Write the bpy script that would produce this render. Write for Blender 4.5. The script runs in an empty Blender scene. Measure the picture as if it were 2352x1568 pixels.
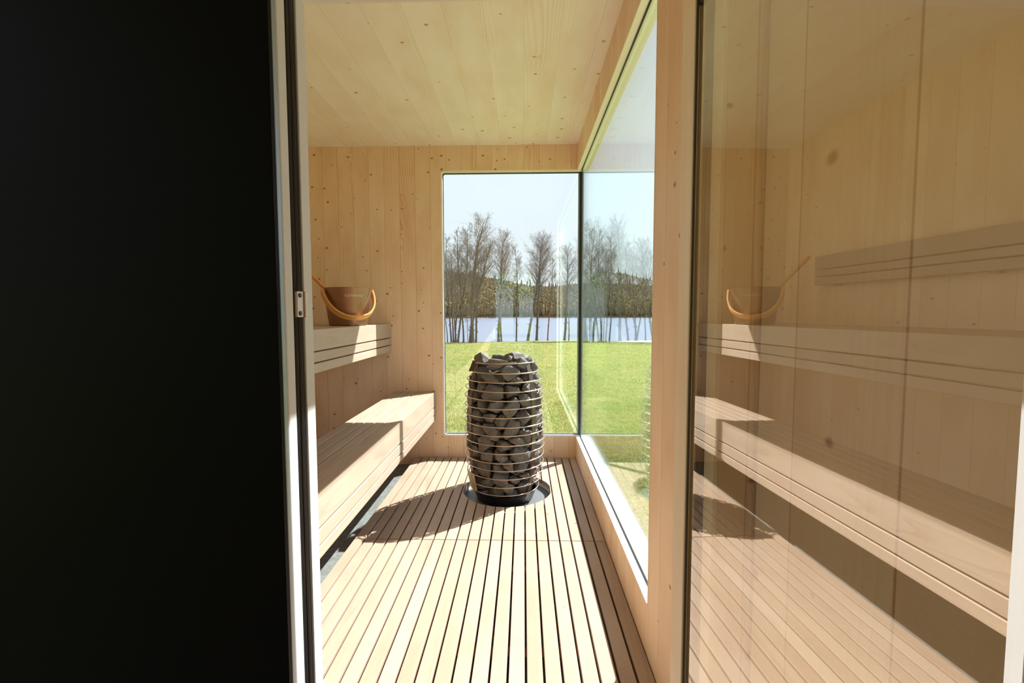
import bpy, bmesh, math, random
from mathutils import Vector, Matrix, Euler

PI = math.pi
SC = bpy.context.scene
COL = SC.collection

# ------------------------------------------------------------------ camera
cam_d = bpy.data.cameras.new('camera')
cam_d.sensor_width = 36.0
cam_d.sensor_fit = 'HORIZONTAL'
cam_d.lens = 1059.1 / 2352 * 36.0
cam_d.clip_start = 0.02
cam_d.clip_end = 3000
cam = bpy.data.objects.new('camera', cam_d)
COL.objects.link(cam)
cam.matrix_world = (Matrix.Translation((0, 0, 1.0)) @ Matrix.Rotation(0.0255, 4, 'Z')
                    @ Matrix.Rotation(PI / 2 - 0.0613, 4, 'X') @ Matrix.Rotation(-0.002, 4, 'Z'))
SC.camera = cam

# ------------------------------------------------------------------ world / sun / exposure
SUN_DIR = Vector((0.70, 0.635, 1.0)).normalized()
world = bpy.data.worlds.new('sky')
SC.world = world
world.use_nodes = True
wn = world.node_tree
wn.nodes.clear()
w_out = wn.nodes.new('ShaderNodeOutputWorld')
w_bg = wn.nodes.new('ShaderNodeBackground')
w_tc = wn.nodes.new('ShaderNodeTexCoord')
w_sep = wn.nodes.new('ShaderNodeSeparateXYZ')
w_ramp = wn.nodes.new('ShaderNodeValToRGB')
wn.links.new(w_tc.outputs['Generated'], w_sep.inputs[0])
wn.links.new(w_sep.outputs['Z'], w_ramp.inputs[0])
e = w_ramp.color_ramp.elements
e[0].position = 0.0
e[0].color = (0.80, 0.89, 0.92, 1)
e[1].position = 1.0
e[1].color = (0.36, 0.52, 0.80, 1)
m_ = w_ramp.color_ramp.elements.new(0.35)
m_.color = (0.70, 0.82, 0.93, 1)
wn.links.new(w_ramp.outputs['Color'], w_bg.inputs['Color'])
w_bg.inputs['Strength'].default_value = 0.46
wn.links.new(w_bg.outputs[0], w_out.inputs['Surface'])

sun_d = bpy.data.lights.new('sun', 'SUN')
sun_d.energy = 5.6
sun_d.angle = math.radians(0.53)
sun_d.color = (1.0, 0.972, 0.925)
sun = bpy.data.objects.new('sun', sun_d)
COL.objects.link(sun)
sun.rotation_euler = SUN_DIR.to_track_quat('Z', 'Y').to_euler()
sun.location = (3, 3, 5)

vs = SC.view_settings
vs.view_transform = 'Standard'
vs.look = 'None'
vs.gamma = 1.0
vs.use_curve_mapping = False
vs.exposure = 1.5
SC.display_settings.display_device = 'sRGB'
SC.cycles.max_bounces = 12
SC.cycles.diffuse_bounces = 6
SC.cycles.glossy_bounces = 6
SC.cycles.transparent_max_bounces = 48

# ------------------------------------------------------------------ node helpers
def lin(r, g, b):
    f = lambda c: (c / 255.0 / 12.92) if c / 255.0 <= 0.04045 else (((c / 255.0) + 0.055) / 1.055) ** 2.4
    return (f(r), f(g), f(b), 1.0)

class NT:
    def __init__(s, name):
        s.m = bpy.data.materials.new(name)
        s.m.use_nodes = True
        s.t = s.m.node_tree
        s.t.nodes.clear()
        s.out = s.t.nodes.new('ShaderNodeOutputMaterial')
    def n(s, typ, **kw):
        nd = s.t.nodes.new(typ)
        for k, v in kw.items():
            setattr(nd, k, v)
        return nd
    def put(s, sock, v):
        if isinstance(v, bpy.types.NodeSocket):
            s.t.links.new(v, sock)
        elif v is not None:
            sock.default_value = v
    def math(s, op, a, b=None, c=None, clamp=False):
        nd = s.n('ShaderNodeMath', operation=op, use_clamp=clamp)
        s.put(nd.inputs[0], a)
        s.put(nd.inputs[1], b)
        s.put(nd.inputs[2], c)
        return nd.outputs[0]
    def vec(s, x, y, z):
        nd = s.n('ShaderNodeCombineXYZ')
        s.put(nd.inputs[0], x); s.put(nd.inputs[1], y); s.put(nd.inputs[2], z)
        return nd.outputs[0]
    def noise(s, v, scale=1.0, detail=2.0, rough=0.5, dist=0.0):
        nd = s.n('ShaderNodeTexNoise')
        s.put(nd.inputs['Vector'], v)
        nd.inputs['Scale'].default_value = scale
        nd.inputs['Detail'].default_value = detail
        nd.inputs['Roughness'].default_value = rough
        nd.inputs['Distortion'].default_value = dist
        return nd.outputs['Fac']
    def mix(s, f, a, b, blend='MIX'):
        nd = s.n('ShaderNodeMix', data_type='RGBA', blend_type=blend)
        s.put(nd.inputs[0], f); s.put(nd.inputs[6], a); s.put(nd.inputs[7], b)
        return nd.outputs[2]
    def mr(s, v, a, b, c=0.0, d=1.0, smooth=True):
        nd = s.n('ShaderNodeMapRange')
        nd.interpolation_type = 'SMOOTHSTEP' if smooth else 'LINEAR'
        s.put(nd.inputs[0], v)
        for i, q in enumerate((a, b, c, d)):
            nd.inputs[1 + i].default_value = q
        return nd.outputs[0]
    def bsdf(s, color, rough=0.5, metal=0.0, spec=0.5, bump=None, bstr=0.2, bdist=0.001):
        nd = s.n('ShaderNodeBsdfPrincipled')
        s.put(nd.inputs['Base Color'], color)
        s.put(nd.inputs['Roughness'], rough)
        s.put(nd.inputs['Metallic'], metal)
        nd.inputs['Specular IOR Level'].default_value = spec
        if bump is not None:
            b = s.n('ShaderNodeBump')
            b.inputs['Strength'].default_value = bstr
            b.inputs['Distance'].default_value = bdist
            s.put(b.inputs['Height'], bump)
            s.t.links.new(b.outputs[0], nd.inputs['Normal'])
        s.t.links.new(nd.outputs[0], s.out.inputs['Surface'])
        return nd

def plain(name, col, rough=0.5, metal=0.0, spec=0.5, noise=0.0, nscale=40):
    t = NT(name)
    if noise:
        tc = t.n('ShaderNodeTexCoord')
        f = t.noise(tc.outputs['Object'], nscale, 4, 0.6)
        c2 = tuple(c * (1 - noise) for c in col[:3]) + (1,)
        c = t.mix(t.mr(f, .3, .7), col, c2)
        t.bsdf(c, rough, metal, spec, f, .15)
    else:
        t.bsdf(col, rough, metal, spec)
    return t.m

def wood(name, long, across, base, dark, bw=None, knot=0.0, knotcol=None, knot_r=.09, ringf=48.0, ringa=0.30,
         seam=0.6, rough=0.55, rand=0.0, fine=.10, across2=None, kcell=7.0, spec=.35, boff=0.0, lowf=1.0, seam_w=.0012, grid=None):
    """spruce / aspen: grain drawn from the contour lines of a stretched noise, knots, glued board joints"""
    t = NT(name)
    tc = t.n('ShaderNodeTexCoord')
    sp = t.n('ShaderNodeSeparateXYZ')
    t.t.links.new(tc.outputs['Object'], sp.inputs[0])
    ax = {'X': sp.outputs[0], 'Y': sp.outputs[1], 'Z': sp.outputs[2]}
    L = ax[long]
    A = ax[across]
    if across2:
        A = t.math('ADD', A, ax[across2])
    oi = t.n('ShaderNodeObjectInfo')
    rnd = t.math('MULTIPLY', oi.outputs['Random'], 37.0 * (1 if rand else 0))
    if bw:
        q = t.math('DIVIDE', t.math('ADD', A, boff), bw)
        idx = t.math('FLOOR', q)
        wnz = t.n('ShaderNodeTexWhiteNoise', noise_dimensions='1D')
        t.put(wnz.inputs['W'], idx)
        br = wnz.outputs['Value']
        fr = t.math('FRACT', q)
        ed = t.math('MULTIPLY', t.math('MINIMUM', fr, t.math('SUBTRACT', 1.0, fr)), bw)
        rnd = t.math('ADD', rnd, t.math('MULTIPLY', br, 53.0))
    # knots
    vor = t.n('ShaderNodeTexVoronoi', voronoi_dimensions='2D', feature='F1')
    vor.inputs['Scale'].default_value = 1.0
    t.put(vor.inputs['Vector'], t.vec(t.math('ADD', t.math('MULTIPLY', A, kcell * .85), rnd), t.math('MULTIPLY', L, kcell * 1.05), 0.0))
    sepc = t.n('ShaderNodeSeparateColor')
    t.t.links.new(vor.outputs['Color'], sepc.inputs[0])
    has = t.math('LESS_THAN', sepc.outputs[0], knot)
    rad = t.math('MULTIPLY_ADD', sepc.outputs[1], knot_r, knot_r * .35)
    dn = t.math('DIVIDE', vor.outputs['Distance'], rad)
    kmask = t.math('MULTIPLY', t.mr(dn, 1.25, .35), has)
    kwarp = t.math('MULTIPLY', t.mr(dn, 5.0, .3), has)
    # grain
    n1 = t.noise(t.vec(t.math('MULTIPLY', A, 5.0 * lowf), t.math('MULTIPLY', L, .55), rnd), 1.0, 1.5, .45)
    n1 = t.math('ADD', t.math('ADD', t.math('MULTIPLY', kwarp, .03), t.math('MULTIPLY', n1, .55)), t.math('MULTIPLY', A, 2.1))
    g = t.math('FRACT', t.math('MULTIPLY', n1, ringf))
    g = t.math('POWER', g, 2.2)
    amp = t.mr(t.noise(t.vec(t.math('MULTIPLY', A, 7.0), t.math('MULTIPLY', L, .35), t.math('ADD', rnd, 11.0)), 1.0, 1.0), .38, .68, .12, 1.0)
    g = t.math('MULTIPLY', g, amp)
    fib = t.noise(t.vec(t.math('MULTIPLY', A, 420.0), t.math('MULTIPLY', L, 9.0), rnd), 1.0, 3.0, .6)
    f = t.math('ADD', t.math('MULTIPLY', g, ringa), t.math('MULTIPLY', t.math('SUBTRACT', fib, .5), fine), None, True)
    blot = t.noise(t.vec(t.math('MULTIPLY', A, 4.0), t.math('MULTIPLY', L, 1.6), rnd), 2.0, 3.0)
    f = t.math('ADD', f, t.mr(blot, .35, .75, 0, .30), None, True)
    c = t.mix(f, base, dark)
    if bw:
        c = t.mix(t.math('MULTIPLY', br, .16), c, dark)
    if rand:
        c = t.mix(t.math('MULTIPLY', oi.outputs['Random'], rand), c, dark)
    if knot:
        kc = knotcol or dark
        c = t.mix(t.math('MULTIPLY', kmask, .9), c, kc)
    if bw and seam:
        sr = t.math('MULTIPLY_ADD', br, .7, .3)
        sm = t.math('MULTIPLY', t.mr(ed, seam_w * 1.6, seam_w * .5), t.math('MULTIPLY', sr, seam))
        c = t.mix(sm, c, tuple(x * q_ for x, q_ in zip(dark[:3], (.62, .42, .24))) + (1,))
    t.bsdf(c, rough, 0, spec, t.math('ADD', fib, t.math('MULTIPLY', g, .6)), .12, .0006)
    return t.m

def glass(name, tint=(.97, .99, .98, 1), f0=.045, glosscol=(1, 1, 1, 1), k=1.0):
    t = NT(name)
    lw = t.n('ShaderNodeLayerWeight')
    lw.inputs['Blend'].default_value = .5
    p = t.math('POWER', lw.outputs['Facing'], 5.0)
    F = t.math('MULTIPLY_ADD', p, (1 - f0) * k, f0, True)
    tr = t.n('ShaderNodeBsdfTransparent')
    tr.inputs[0].default_value = tint
    gl = t.n('ShaderNodeBsdfGlossy')
    gl.inputs['Color'].default_value = glosscol
    gl.inputs['Roughness'].default_value = 0.0
    mx = t.n('ShaderNodeMixShader')
    t.put(mx.inputs[0], F)
    t.t.links.new(tr.outputs[0], mx.inputs[1])
    t.t.links.new(gl.outputs[0], mx.inputs[2])
    t.t.links.new(mx.outputs[0], t.out.inputs['Surface'])
    return t.m

# ------------------------------------------------------------------ materials
SPR = lin(246, 223, 195)
SPR_D = lin(214, 163, 114)
KN = lin(160, 92, 52)
M = {}
M['wall_back'] = wood('spruce_wall_back', 'Z', 'X', SPR, SPR_D, bw=.105, knot=.72, knotcol=KN, knot_r=.062, kcell=9.2, ringf=40, ringa=.62)
M['wall_side'] = wood('spruce_wall_side', 'Z', 'Y', SPR, SPR_D, bw=.135, knot=.3, knotcol=KN, knot_r=.05, kcell=8.0, ringf=36, ringa=.25, boff=.02)
M['wall_entry'] = wood('spruce_wall_entry', 'Z', 'Y', SPR, SPR_D, bw=.16, knot=.16, knotcol=KN, knot_r=.07, kcell=7.0, ringf=30, ringa=.2, boff=.08, seam=.9, seam_w=.0014)
M['ceiling'] = wood('spruce_ceiling', 'Y', 'X', lin(253, 247, 241), lin(238, 212, 180), bw=.15, seam=.32, knot=.4, knotcol=lin(190, 140, 90), knot_r=.062, kcell=7.5, ringf=40, ringa=.7, lowf=.8)
M['frame'] = wood('spruce_frame', 'Z', 'X', lin(246, 232, 206), lin(220, 186, 146), across2='Y', ringf=60, ringa=.25, knot=.0)
M['jamb'] = wood('pale_jamb', 'Z', 'X', lin(240, 245, 252), lin(228, 228, 230), across2='Y', ringf=90, ringa=.25, knot=.0)
M['bead'] = plain('pale_wood_edge', lin(250, 246, 234), .5)
M['bench'] = wood('aspen_bench', 'Y', 'X', lin(192, 174, 157), lin(152, 122, 98), across2='Z', ringf=26, ringa=.30, rand=.28, knot=.06, knotcol=lin(170, 110, 70), knot_r=.05, lowf=1.6, rough=.5)
M['slat'] = wood('aspen_slat', 'Y', 'X', lin(187, 167, 149), lin(146, 114, 90), across2='Z', ringf=22, ringa=.24, rand=.26, knot=.10, knotcol=lin(165, 100, 60), knot_r=.05, lowf=1.6, rough=.5)
M['joist'] = wood('brown_joist', 'X', 'Y', lin(170, 96, 58), lin(120, 60, 34), ringf=20, ringa=.3)
M['subfloor'] = plain('grey_subfloor', lin(128, 134, 132), .6, 0, .4, .35, 60)
M['black_panel'] = plain('black_panel', (.006, .006, .0052, 1), .45, 0, .035)
M['black'] = plain('black_rubber', (.008, .008, .009, 1), .35, 0, .5)
M['brown_seal'] = plain('brown_seal', lin(70, 50, 34), .5)
M['steel'] = plain('brushed_steel', lin(208, 186, 168), .28, 1.0)
M['alu'] = plain('satin_aluminium', lin(150, 160, 168), .4, .6)
M['flash'] = plain('grey_blue_flashing', lin(150, 160, 178), .4, .3)
M['bar'] = plain('dark_steel_bar', lin(105, 92, 82), .42, .8)
M['base_dark'] = plain('black_steel', (.02, .018, .017, 1), .45, .6)
M['plate'] = plain('grey_steel_plate', lin(112, 115, 119), .45, .1)
M['label'] = plain('cream_label', lin(205, 185, 150), .5)
M['ink'] = plain('label_ink', lin(60, 48, 38), .6)
M['copper'] = None
M['glass'] = glass('window_glass', (.989, .995, .993, 1), .045, (.93, 1.0, .965, 1), .6)
M['door_glass'] = glass('coated_door_glass', (.97, .95, .90, 1), .36, (1, .985, .955, 1))
M['door_glass_back'] = glass('door_glass_back', (.98, .96, .92, 1), .03, (1, 1, 1, 1), .3)

def brushed():
    t = NT('brushed_bronze')
    tc = t.n('ShaderNodeTexCoord')
    sp = t.n('ShaderNodeSeparateXYZ')
    t.t.links.new(tc.outputs['Object'], sp.inputs[0])
    f = t.noise(t.vec(t.math('MULTIPLY', sp.outputs[0], 2.0), t.math('MULTIPLY', sp.outputs[1], 2.0), t.math('MULTIPLY', sp.outputs[2], 500.0)), 1.0, 3)
    c = t.mix(f, lin(186, 150, 124), lin(150, 112, 88))
    t.bsdf(c, .44, .95, .5, f, .1, .0004)
    return t.m
M['copper'] = brushed()
M['bentwood'] = wood('bent_wood', 'X', 'Z', lin(236, 180, 112), lin(205, 130, 62), ringf=14, ringa=.2, across2='Y')
M['ladlewood'] = wood('ladle_wood', 'X', 'Y', lin(228, 165, 98), lin(196, 118, 56), ringf=14, ringa=.2, across2='Z')
M['lettering'] = plain('etched_letters', lin(236, 220, 205), .4, .2)

def rock():
    t = NT('grey_peridotite')
    tc = t.n('ShaderNodeTexCoord')
    oi = t.n('ShaderNodeObjectInfo')
    v = t.n('ShaderNodeVectorMath', operation='ADD')
    t.t.links.new(tc.outputs['Object'], v.inputs[0])
    cx = t.vec(t.math('MULTIPLY', oi.outputs['Random'], 30.0), 0.0, 0.0)
    t.t.links.new(cx, v.inputs[1])
    f = t.noise(v.outputs[0], 380, 4, .75)
    g = t.noise(v.outputs[0], 22, 5, .65)
    c = t.mix(t.mr(f, .35, .68), lin(54, 49, 45), lin(172, 166, 158))
    c = t.mix(t.mr(g, .3, .7, 0, .5), c, lin(72, 66, 61))
    c = t.mix(t.math('MULTIPLY', oi.outputs['Random'], .35), c, lin(56, 53, 52))
    t.bsdf(c, .62, 0, .5, t.math('ADD', g, t.math('MULTIPLY', f, .25)), .75, .006)
    return t.m
M['rock'] = rock()

def ground_mat():
    t = NT('lawn_grass')
    tc = t.n('ShaderNodeTexCoord')
    P = tc.outputs['Object']
    a = t.noise(P, .5, 5, .6)
    b = t.noise(P, 9, 5, .7)
    c_ = t.noise(P, 60, 3, .7)
    c = t.mix(t.mr(a, .35, .65), lin(104, 124, 48), lin(128, 130, 62))
    c = t.mix(t.mr(b, .35, .7, 0, .7), c, lin(124, 118, 68))
    c = t.mix(t.mr(c_, .4, .75, 0, .7), c, lin(150, 148, 96))
    t.bsdf(c, .8, 0, .2, t.math('ADD', b, c_), .6, .03)
    return t.m
M['lawn'] = ground_mat()

def blade_mat():
    t = NT('grass_blades')
    tc = t.n('ShaderNodeTexCoord')
    a = t.noise(tc.outputs['Object'], .9, 4, .65)
    b = t.noise(tc.outputs['Object'], 45, 2, .6)
    c = t.mix(t.mr(a, .35, .62), lin(128, 150, 66), lin(168, 164, 100))
    c = t.mix(t.mr(b, .5, .7), c, lin(208, 202, 156))  # whitish speckle paints bright highlights onto the blades
    d = t.n('ShaderNodeBsdfDiffuse'); t.put(d.inputs[0], c)
    tl = t.n('ShaderNodeBsdfTranslucent'); t.put(tl.inputs[0], c)
    mx = t.n('ShaderNodeMixShader'); mx.inputs[0].default_value = .45
    t.t.links.new(d.outputs[0], mx.inputs[1]); t.t.links.new(tl.outputs[0], mx.inputs[2])
    t.t.links.new(mx.outputs[0], t.out.inputs['Surface'])
    return t.m
M['blade'] = blade_mat()

def water():
    t = NT('lake_water')
    tc = t.n('ShaderNodeTexCoord')
    mp = t.n('ShaderNodeMapping'); mp.inputs['Scale'].default_value = (.12, .5, 1)
    t.t.links.new(tc.outputs['Object'], mp.inputs[0])
    f = t.noise(mp.outputs[0], 3, 5, .6)
    t.bsdf(t.mix(f, lin(96, 106, 126), lin(114, 122, 142)), .3, 0, .45, f, .6, .3)
    return t.m
M['water'] = water()
M['bark'] = plain('bark_grey', lin(112, 100, 90), .85, 0, .2, .5, 20)
M['bark_red'] = plain('bark_brown', lin(122, 98, 80), .85, 0, .2, .5, 20)
M['twig'] = plain('hazed_twig', lin(132, 124, 122), .85, 0, .2)  # bluish distance haze is put into the twig colour

def forest_mat(name, c1, c2, c3):
    t = NT(name)
    tc = t.n('ShaderNodeTexCoord')
    a = t.noise(tc.outputs['Object'], .05, 4, .6)
    b = t.noise(tc.outputs['Object'], .6, 5, .75)
    c = t.mix(t.mr(a, .35, .65), c1, c2)
    c = t.mix(t.mr(b, .35, .7), c, c3)
    t.bsdf(c, .9, 0, .1, b, .5, .5)
    return t.m
M['forest'] = forest_mat('far_forest', lin(146, 126, 88), lin(130, 118, 80), lin(112, 98, 72))
M['conifer'] = forest_mat('far_conifers', lin(104, 108, 86), lin(112, 112, 86), lin(86, 92, 76))
M['hill'] = forest_mat('far_hill', lin(134, 118, 82), lin(120, 110, 76), lin(104, 92, 66))
M['sand'] = plain('pale_sand', lin(226, 216, 196), .9, 0, .1, .15, 3)
M['leaf'] = forest_mat('spring_leaves', lin(176, 186, 92), lin(160, 172, 80), lin(196, 196, 110))

# ------------------------------------------------------------------ mesh helpers
def finish(name, bm, mat, parent=None, smooth=False, label=None, recalc=True, angle=None):
    if recalc:
        bmesh.ops.recalc_face_normals(bm, faces=bm.faces)
    me = bpy.data.meshes.new(name)
    off = Vector((0, 0, 0))
    if parent is not None:
        off = origin_of(parent)
        if off.length > 0:
            bmesh.ops.translate(bm, verts=bm.verts, vec=-off)
    if smooth:
        for f in bm.faces:
            f.smooth = True
    bm.to_mesh(me)
    bm.free()
    if smooth and angle is not None:
        me.set_sharp_from_angle(angle=math.radians(angle))
    me.materials.append(mat)
    o = bpy.data.objects.new(name, me)
    COL.objects.link(o)
    if parent is not None:
        o.parent = parent
    if label:
        o['label'] = label
    return o

def origin_of(o):
    v = Vector((0, 0, 0))
    while o is not None:
        v += o.location
        o = o.parent
    return v

def thing(name, loc, label, cat, group=None):
    o = bpy.data.objects.new(name, None)
    o.empty_display_size = .05
    o.location = loc
    COL.objects.link(o)
    o['label'] = label
    o['category'] = cat
    if group:
        o['group'] = group
    return o

def tag(o, label, cat, group=None, kind=None):
    o['label'] = label
    o['category'] = cat
    if group:
        o['group'] = group
    if kind:
        o['kind'] = kind
    return o

def box(bm, x0, x1, y0, y1, z0, z1, bev=0.0, seg=1):
    b = bmesh.new()
    vs_ = [b.verts.new((x, y, z)) for x in (x0, x1) for y in (y0, y1) for z in (z0, z1)]
    for f in ((0, 1, 3, 2), (4, 6, 7, 5), (0, 4, 5, 1), (2, 3, 7, 6), (0, 2, 6, 4), (1, 5, 7, 3)):
        b.faces.new([vs_[i] for i in f])
    bmesh.ops.recalc_face_normals(b, faces=b.faces)
    if bev:
        bmesh.ops.bevel(b, geom=list(b.edges), offset=bev, segments=seg, profile=.5, affect='EDGES')
    merge(bm, b)

def merge(bm, b, mat=None):
    if mat is not None:
        bmesh.ops.transform(b, matrix=mat, verts=b.verts)
    idx = {}
    for v in b.verts:
        idx[v] = bm.verts.new(v.co)
    for f in b.faces:
        try:
            nf = bm.faces.new([idx[v] for v in f.verts])
            nf.smooth = f.smooth
        except ValueError:
            pass
    b.free()

def lathe(bm, prof, c, n=48, a0=0.0, a1=2 * PI, close=True):
    full = abs(a1 - a0 - 2 * PI) < 1e-6
    k = n if full else n + 1
    rings = []
    for r, z in prof:
        rings.append([bm.verts.new((c[0] + r * math.cos(a0 + (a1 - a0) * i / n), c[1] + r * math.sin(a0 + (a1 - a0) * i / n), c[2] + z)) for i in range(k)])
    for p, q in zip(rings, rings[1:]):
        for i in range(n):
            bm.faces.new((p[i], p[(i + 1) % k], q[(i + 1) % k], q[i]))
    return rings

def tube(bm, pts, rad, n=8, closed=False, caps=True):
    """tube along points, rad a number or list"""
    N = len(pts)
    pts = [Vector(p) for p in pts]
    rr = rad if isinstance(rad, (list, tuple)) else [rad] * N
    rings = []
    up = None
    for i in range(N):
        a = pts[(i - 1) % N] if (closed or i > 0) else pts[i]
        b = pts[(i + 1) % N] if (closed or i < N - 1) else pts[i]
        t = (b - a).normalized()
        if up is None:
            up = Vector((0, 0, 1)) if abs(t.z) < .9 else Vector((1, 0, 0))
        s = t.cross(up)
        if s.length < 1e-6:
            s = t.cross(Vector((1, 0, 0)))
        s.normalize()
        u = s.cross(t).normalized()
        up = u
        rings.append([bm.verts.new(pts[i] + (s * math.cos(2 * PI * k / n) + u * math.sin(2 * PI * k / n)) * rr[i]) for k in range(n)])
    m = N if closed else N - 1
    for i in range(m):
        p, q = rings[i], rings[(i + 1) % N]
        for k in range(n):
            bm.faces.new((p[k], p[(k + 1) % n], q[(k + 1) % n], q[k]))
    if caps and not closed:
        bm.faces.new(rings[0][::-1])
        bm.faces.new(rings[-1])

def extrude_poly(bm, pts2, z0, z1, bev=0.0):
    b = bmesh.new()
    lo = [b.verts.new((x, y, z0)) for x, y in pts2]
    hi = [b.verts.new((x, y, z1)) for x, y in pts2]
    n = len(pts2)
    b.faces.new(lo[::-1])
    top = b.faces.new(hi)
    for i in range(n):
        b.faces.new((lo[i], lo[(i + 1) % n], hi[(i + 1) % n], hi[i]))
    bmesh.ops.recalc_face_normals(b, faces=b.faces)
    if bev:
        bmesh.ops.bevel(b, geom=[e for e in b.edges if all(abs(v.co.z - z1) < 1e-6 for v in e.verts)], offset=bev, segments=2, profile=.5, affect='EDGES')
    merge(bm, b)

def struct(name, bm, mat, label=None, parent=None):
    o = finish(name, bm, mat, parent)
    if parent is None:
        o['kind'] = 'structure'
    if label:
        o['label'] = label
    return o

# ------------------------------------------------------------------ the sauna shell
B = 3.155          # inner face of the back wall
R = 0.360          # inner face of the right wall
LW = -1.53         # inner face of the left wall
CZ = 2.1226        # ceiling
WL, WT, WB = -0.5587, 1.9562, 0.1485   # window opening
RE = 1.300         # near edge of the right window
BT = 0.033         # back wall thickness as cut at the window
RT = 0.072         # right wall thickness at the window
DF, DI = 0.6486, 0.750   # outer and inner face of the front wall

bm = bmesh.new(); box(bm, -1.62, .43, .60, 3.22, -.16, -.055)
struct('floor', bm, M['subfloor'], 'grey subfloor panel under the slatted deck')
bm = bmesh.new()
box(bm, -1.62, WL, B, B + BT, -.055, CZ + .1)
box(bm, WL, R + RT, B, B + BT, WT, CZ + .1)
box(bm, WL, R + RT, B, B + BT, -.055, WB)
struct('wall_back', bm, M['wall_back'], 'knotty spruce wall around the lake window')
bm = bmesh.new()
box(bm, R, R + RT, RE, B, WT, CZ + .1)
box(bm, R, R + RT, RE, B, -.055, WB)
box(bm, R, R + RT, DI, RE, -.055, CZ + .1)
struct('wall_right', bm, M['wall_side'], 'spruce wall around the long side window')
bm = bmesh.new(); box(bm, LW - .09, LW, DI, B, -.055, CZ + .1)
struct('wall_left', bm, M['wall_side'], 'spruce wall behind the upper bench')
bm = bmesh.new(); box(bm, -1.62, R + RT, DI, B + BT, CZ, CZ + .14)
struct('ceiling', bm, M['ceiling'], 'pale spruce board ceiling of the sauna')
JL = -0.346
JR = 0.247
HEAD = 1.4865
bm = bmesh.new()
box(bm, -1.62, JL - .03, DF + .004, DI, -.055, CZ + .1)
box(bm, JL - .03, .275, DF + .004, DI, HEAD + .02, CZ + .1)
box(bm, .275, R + RT, DF, DI, -.055, CZ + .1)
struct('wall_front', bm, M['wall_back'], 'spruce wall holding the sauna doorway')
# black cladding on the outside of the front wall
bm = bmesh.new(); box(bm, -1.62, JL - .0006, DF - .008, DF + .004, -.05, CZ + .1, .001)
struct('wall_cladding', bm, M['black_panel'], 'smooth black panel covering the wall left of the doorway')

# entry room around the camera
bm = bmesh.new(); box(bm, .326, .43, -1.6, DF - .007, -.055, CZ + .1)
struct('wall_entry_right', bm, M['wall_entry'], 'wide spruce boards behind the open glass door')
bm = bmesh.new(); box(bm, -1.62, .326, -1.6, DF - .008, -.16, 0.0)
struct('floor_entry', bm, M['slat'], 'wooden entry floor in front of the sauna')
bm = bmesh.new(); box(bm, -1.62, .43, -1.6, DI, CZ, CZ + .14)
struct('ceiling_entry', bm, M['ceiling'], 'spruce ceiling over the entry')
bm = bmesh.new()
box(bm, .16, .326, -1.6, -1.5, 0, CZ); box(bm, -1.18, -.62, -1.6, -1.5, 0, CZ); box(bm, -.62, .16, -1.6, -1.5, 1.86, CZ)
struct('wall_entry_back', bm, M['wall_back'], 'spruce wall with the outside doorway')

bm = bmesh.new(); box(bm, -1.28, -1.18, .56, DF - .0085, 0, CZ); box(bm, -1.28, -1.18, -1.6, -.55, 0, CZ); box(bm, -1.28, -1.18, -.55, .56, 2.04, CZ)  # added unseen wall: dims the entry, opening placed to side-light the right boards
struct('wall_entry_light_screen', bm, M['wall_entry'], 'unseen spruce wall added left of the entry, opening shaped for side light')

# ------------------------------------------------------------------ windows
def rrect(x0, x1, z0, z1, r, n=6, round_left=True):
    """outline, rounded on the left corners only (the right one meets the corner post)"""
    pts = [(x1, z0), (x1, z1)]
    for k in range(n + 1):
        a = PI / 2 + PI / 2 * k / n
        pts.append((x0 + r + r * math.cos(a), z1 - r + r * math.sin(a)))
    for k in range(n + 1):
        a = PI + PI / 2 * k / n
        pts.append((x0 + r + r * math.cos(a), z0 + r + r * math.sin(a)))
    return pts

def ring_xz(bm, outer, inner, y0, y1):
    n = len(outer)
    vo0 = [bm.verts.new((x, y0, z)) for x, z in outer]; vi0 = [bm.verts.new((x, y0, z)) for x, z in inner]
    vo1 = [bm.verts.new((x, y1, z)) for x, z in outer]; vi1 = [bm.verts.new((x, y1, z)) for x, z in inner]
    for i in range(1, n):
        j = (i + 1) % n
        for q in ((vo0[i], vo0[j], vi0[j], vi0[i]), (vo1[i], vi1[i], vi1[j], vo1[j]), (vo0[i], vo1[i], vo1[j], vo0[j]), (vi0[i], vi0[j], vi1[j], vi1[i])):
            bm.faces.new(q)

def ring_yz(bm, outer, inner, x0, x1):
    tmp = bmesh.new()
    ring_xz(tmp, outer, inner, x0, x1)
    # (x,y,z)->(y along x): swap axes so the outline runs in Y
    for v in tmp.verts:
        v.co = Vector((v.co.y, v.co.x, v.co.z))
    merge(bm, tmp)

GX = R + .027      # glass plane of the side window
GY = B + .016      # glass plane of the back window
w1 = thing('window_1', (-.1, B, WB), 'tall fixed lake window in the back wall', 'window'); w1['kind'] = 'structure'; del w1['category']
bm = bmesh.new()
ring_xz(bm, rrect(WL - .001, GX, WB - .001, WT + .001, .018), rrect(WL + .010, GX, WB + .010, WT - .012, .014), B - .0015, B + .012)
struct('window_bead', bm, M['bead'], None, w1)
bm = bmesh.new()
ring_xz(bm, rrect(WL + .004, GX, WB + .006, WT - .008, .016), rrect(WL + .012, GX, WB + .011, WT - .0155, .012), B + .012, B + .0155)
struct('gasket', bm, M['black'], None, w1)
bm = bmesh.new()
ring_xz(bm, rrect(WL + .004, GX, WB + .006, WT - .008, .016), rrect(WL + .015, GX, WB + .017, WT - .018, .012), GY + .005, GY + .011)
struct('glass_spacer', bm, M['alu'], None, w1)
bm = bmesh.new()
box(bm, WL + .003, GX - .010, GY, GY + .004, WB + .004, WT - .004)
struct('pane', bm, M['glass'], 'inner clear pane', w1)
bm = bmesh.new()
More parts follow.
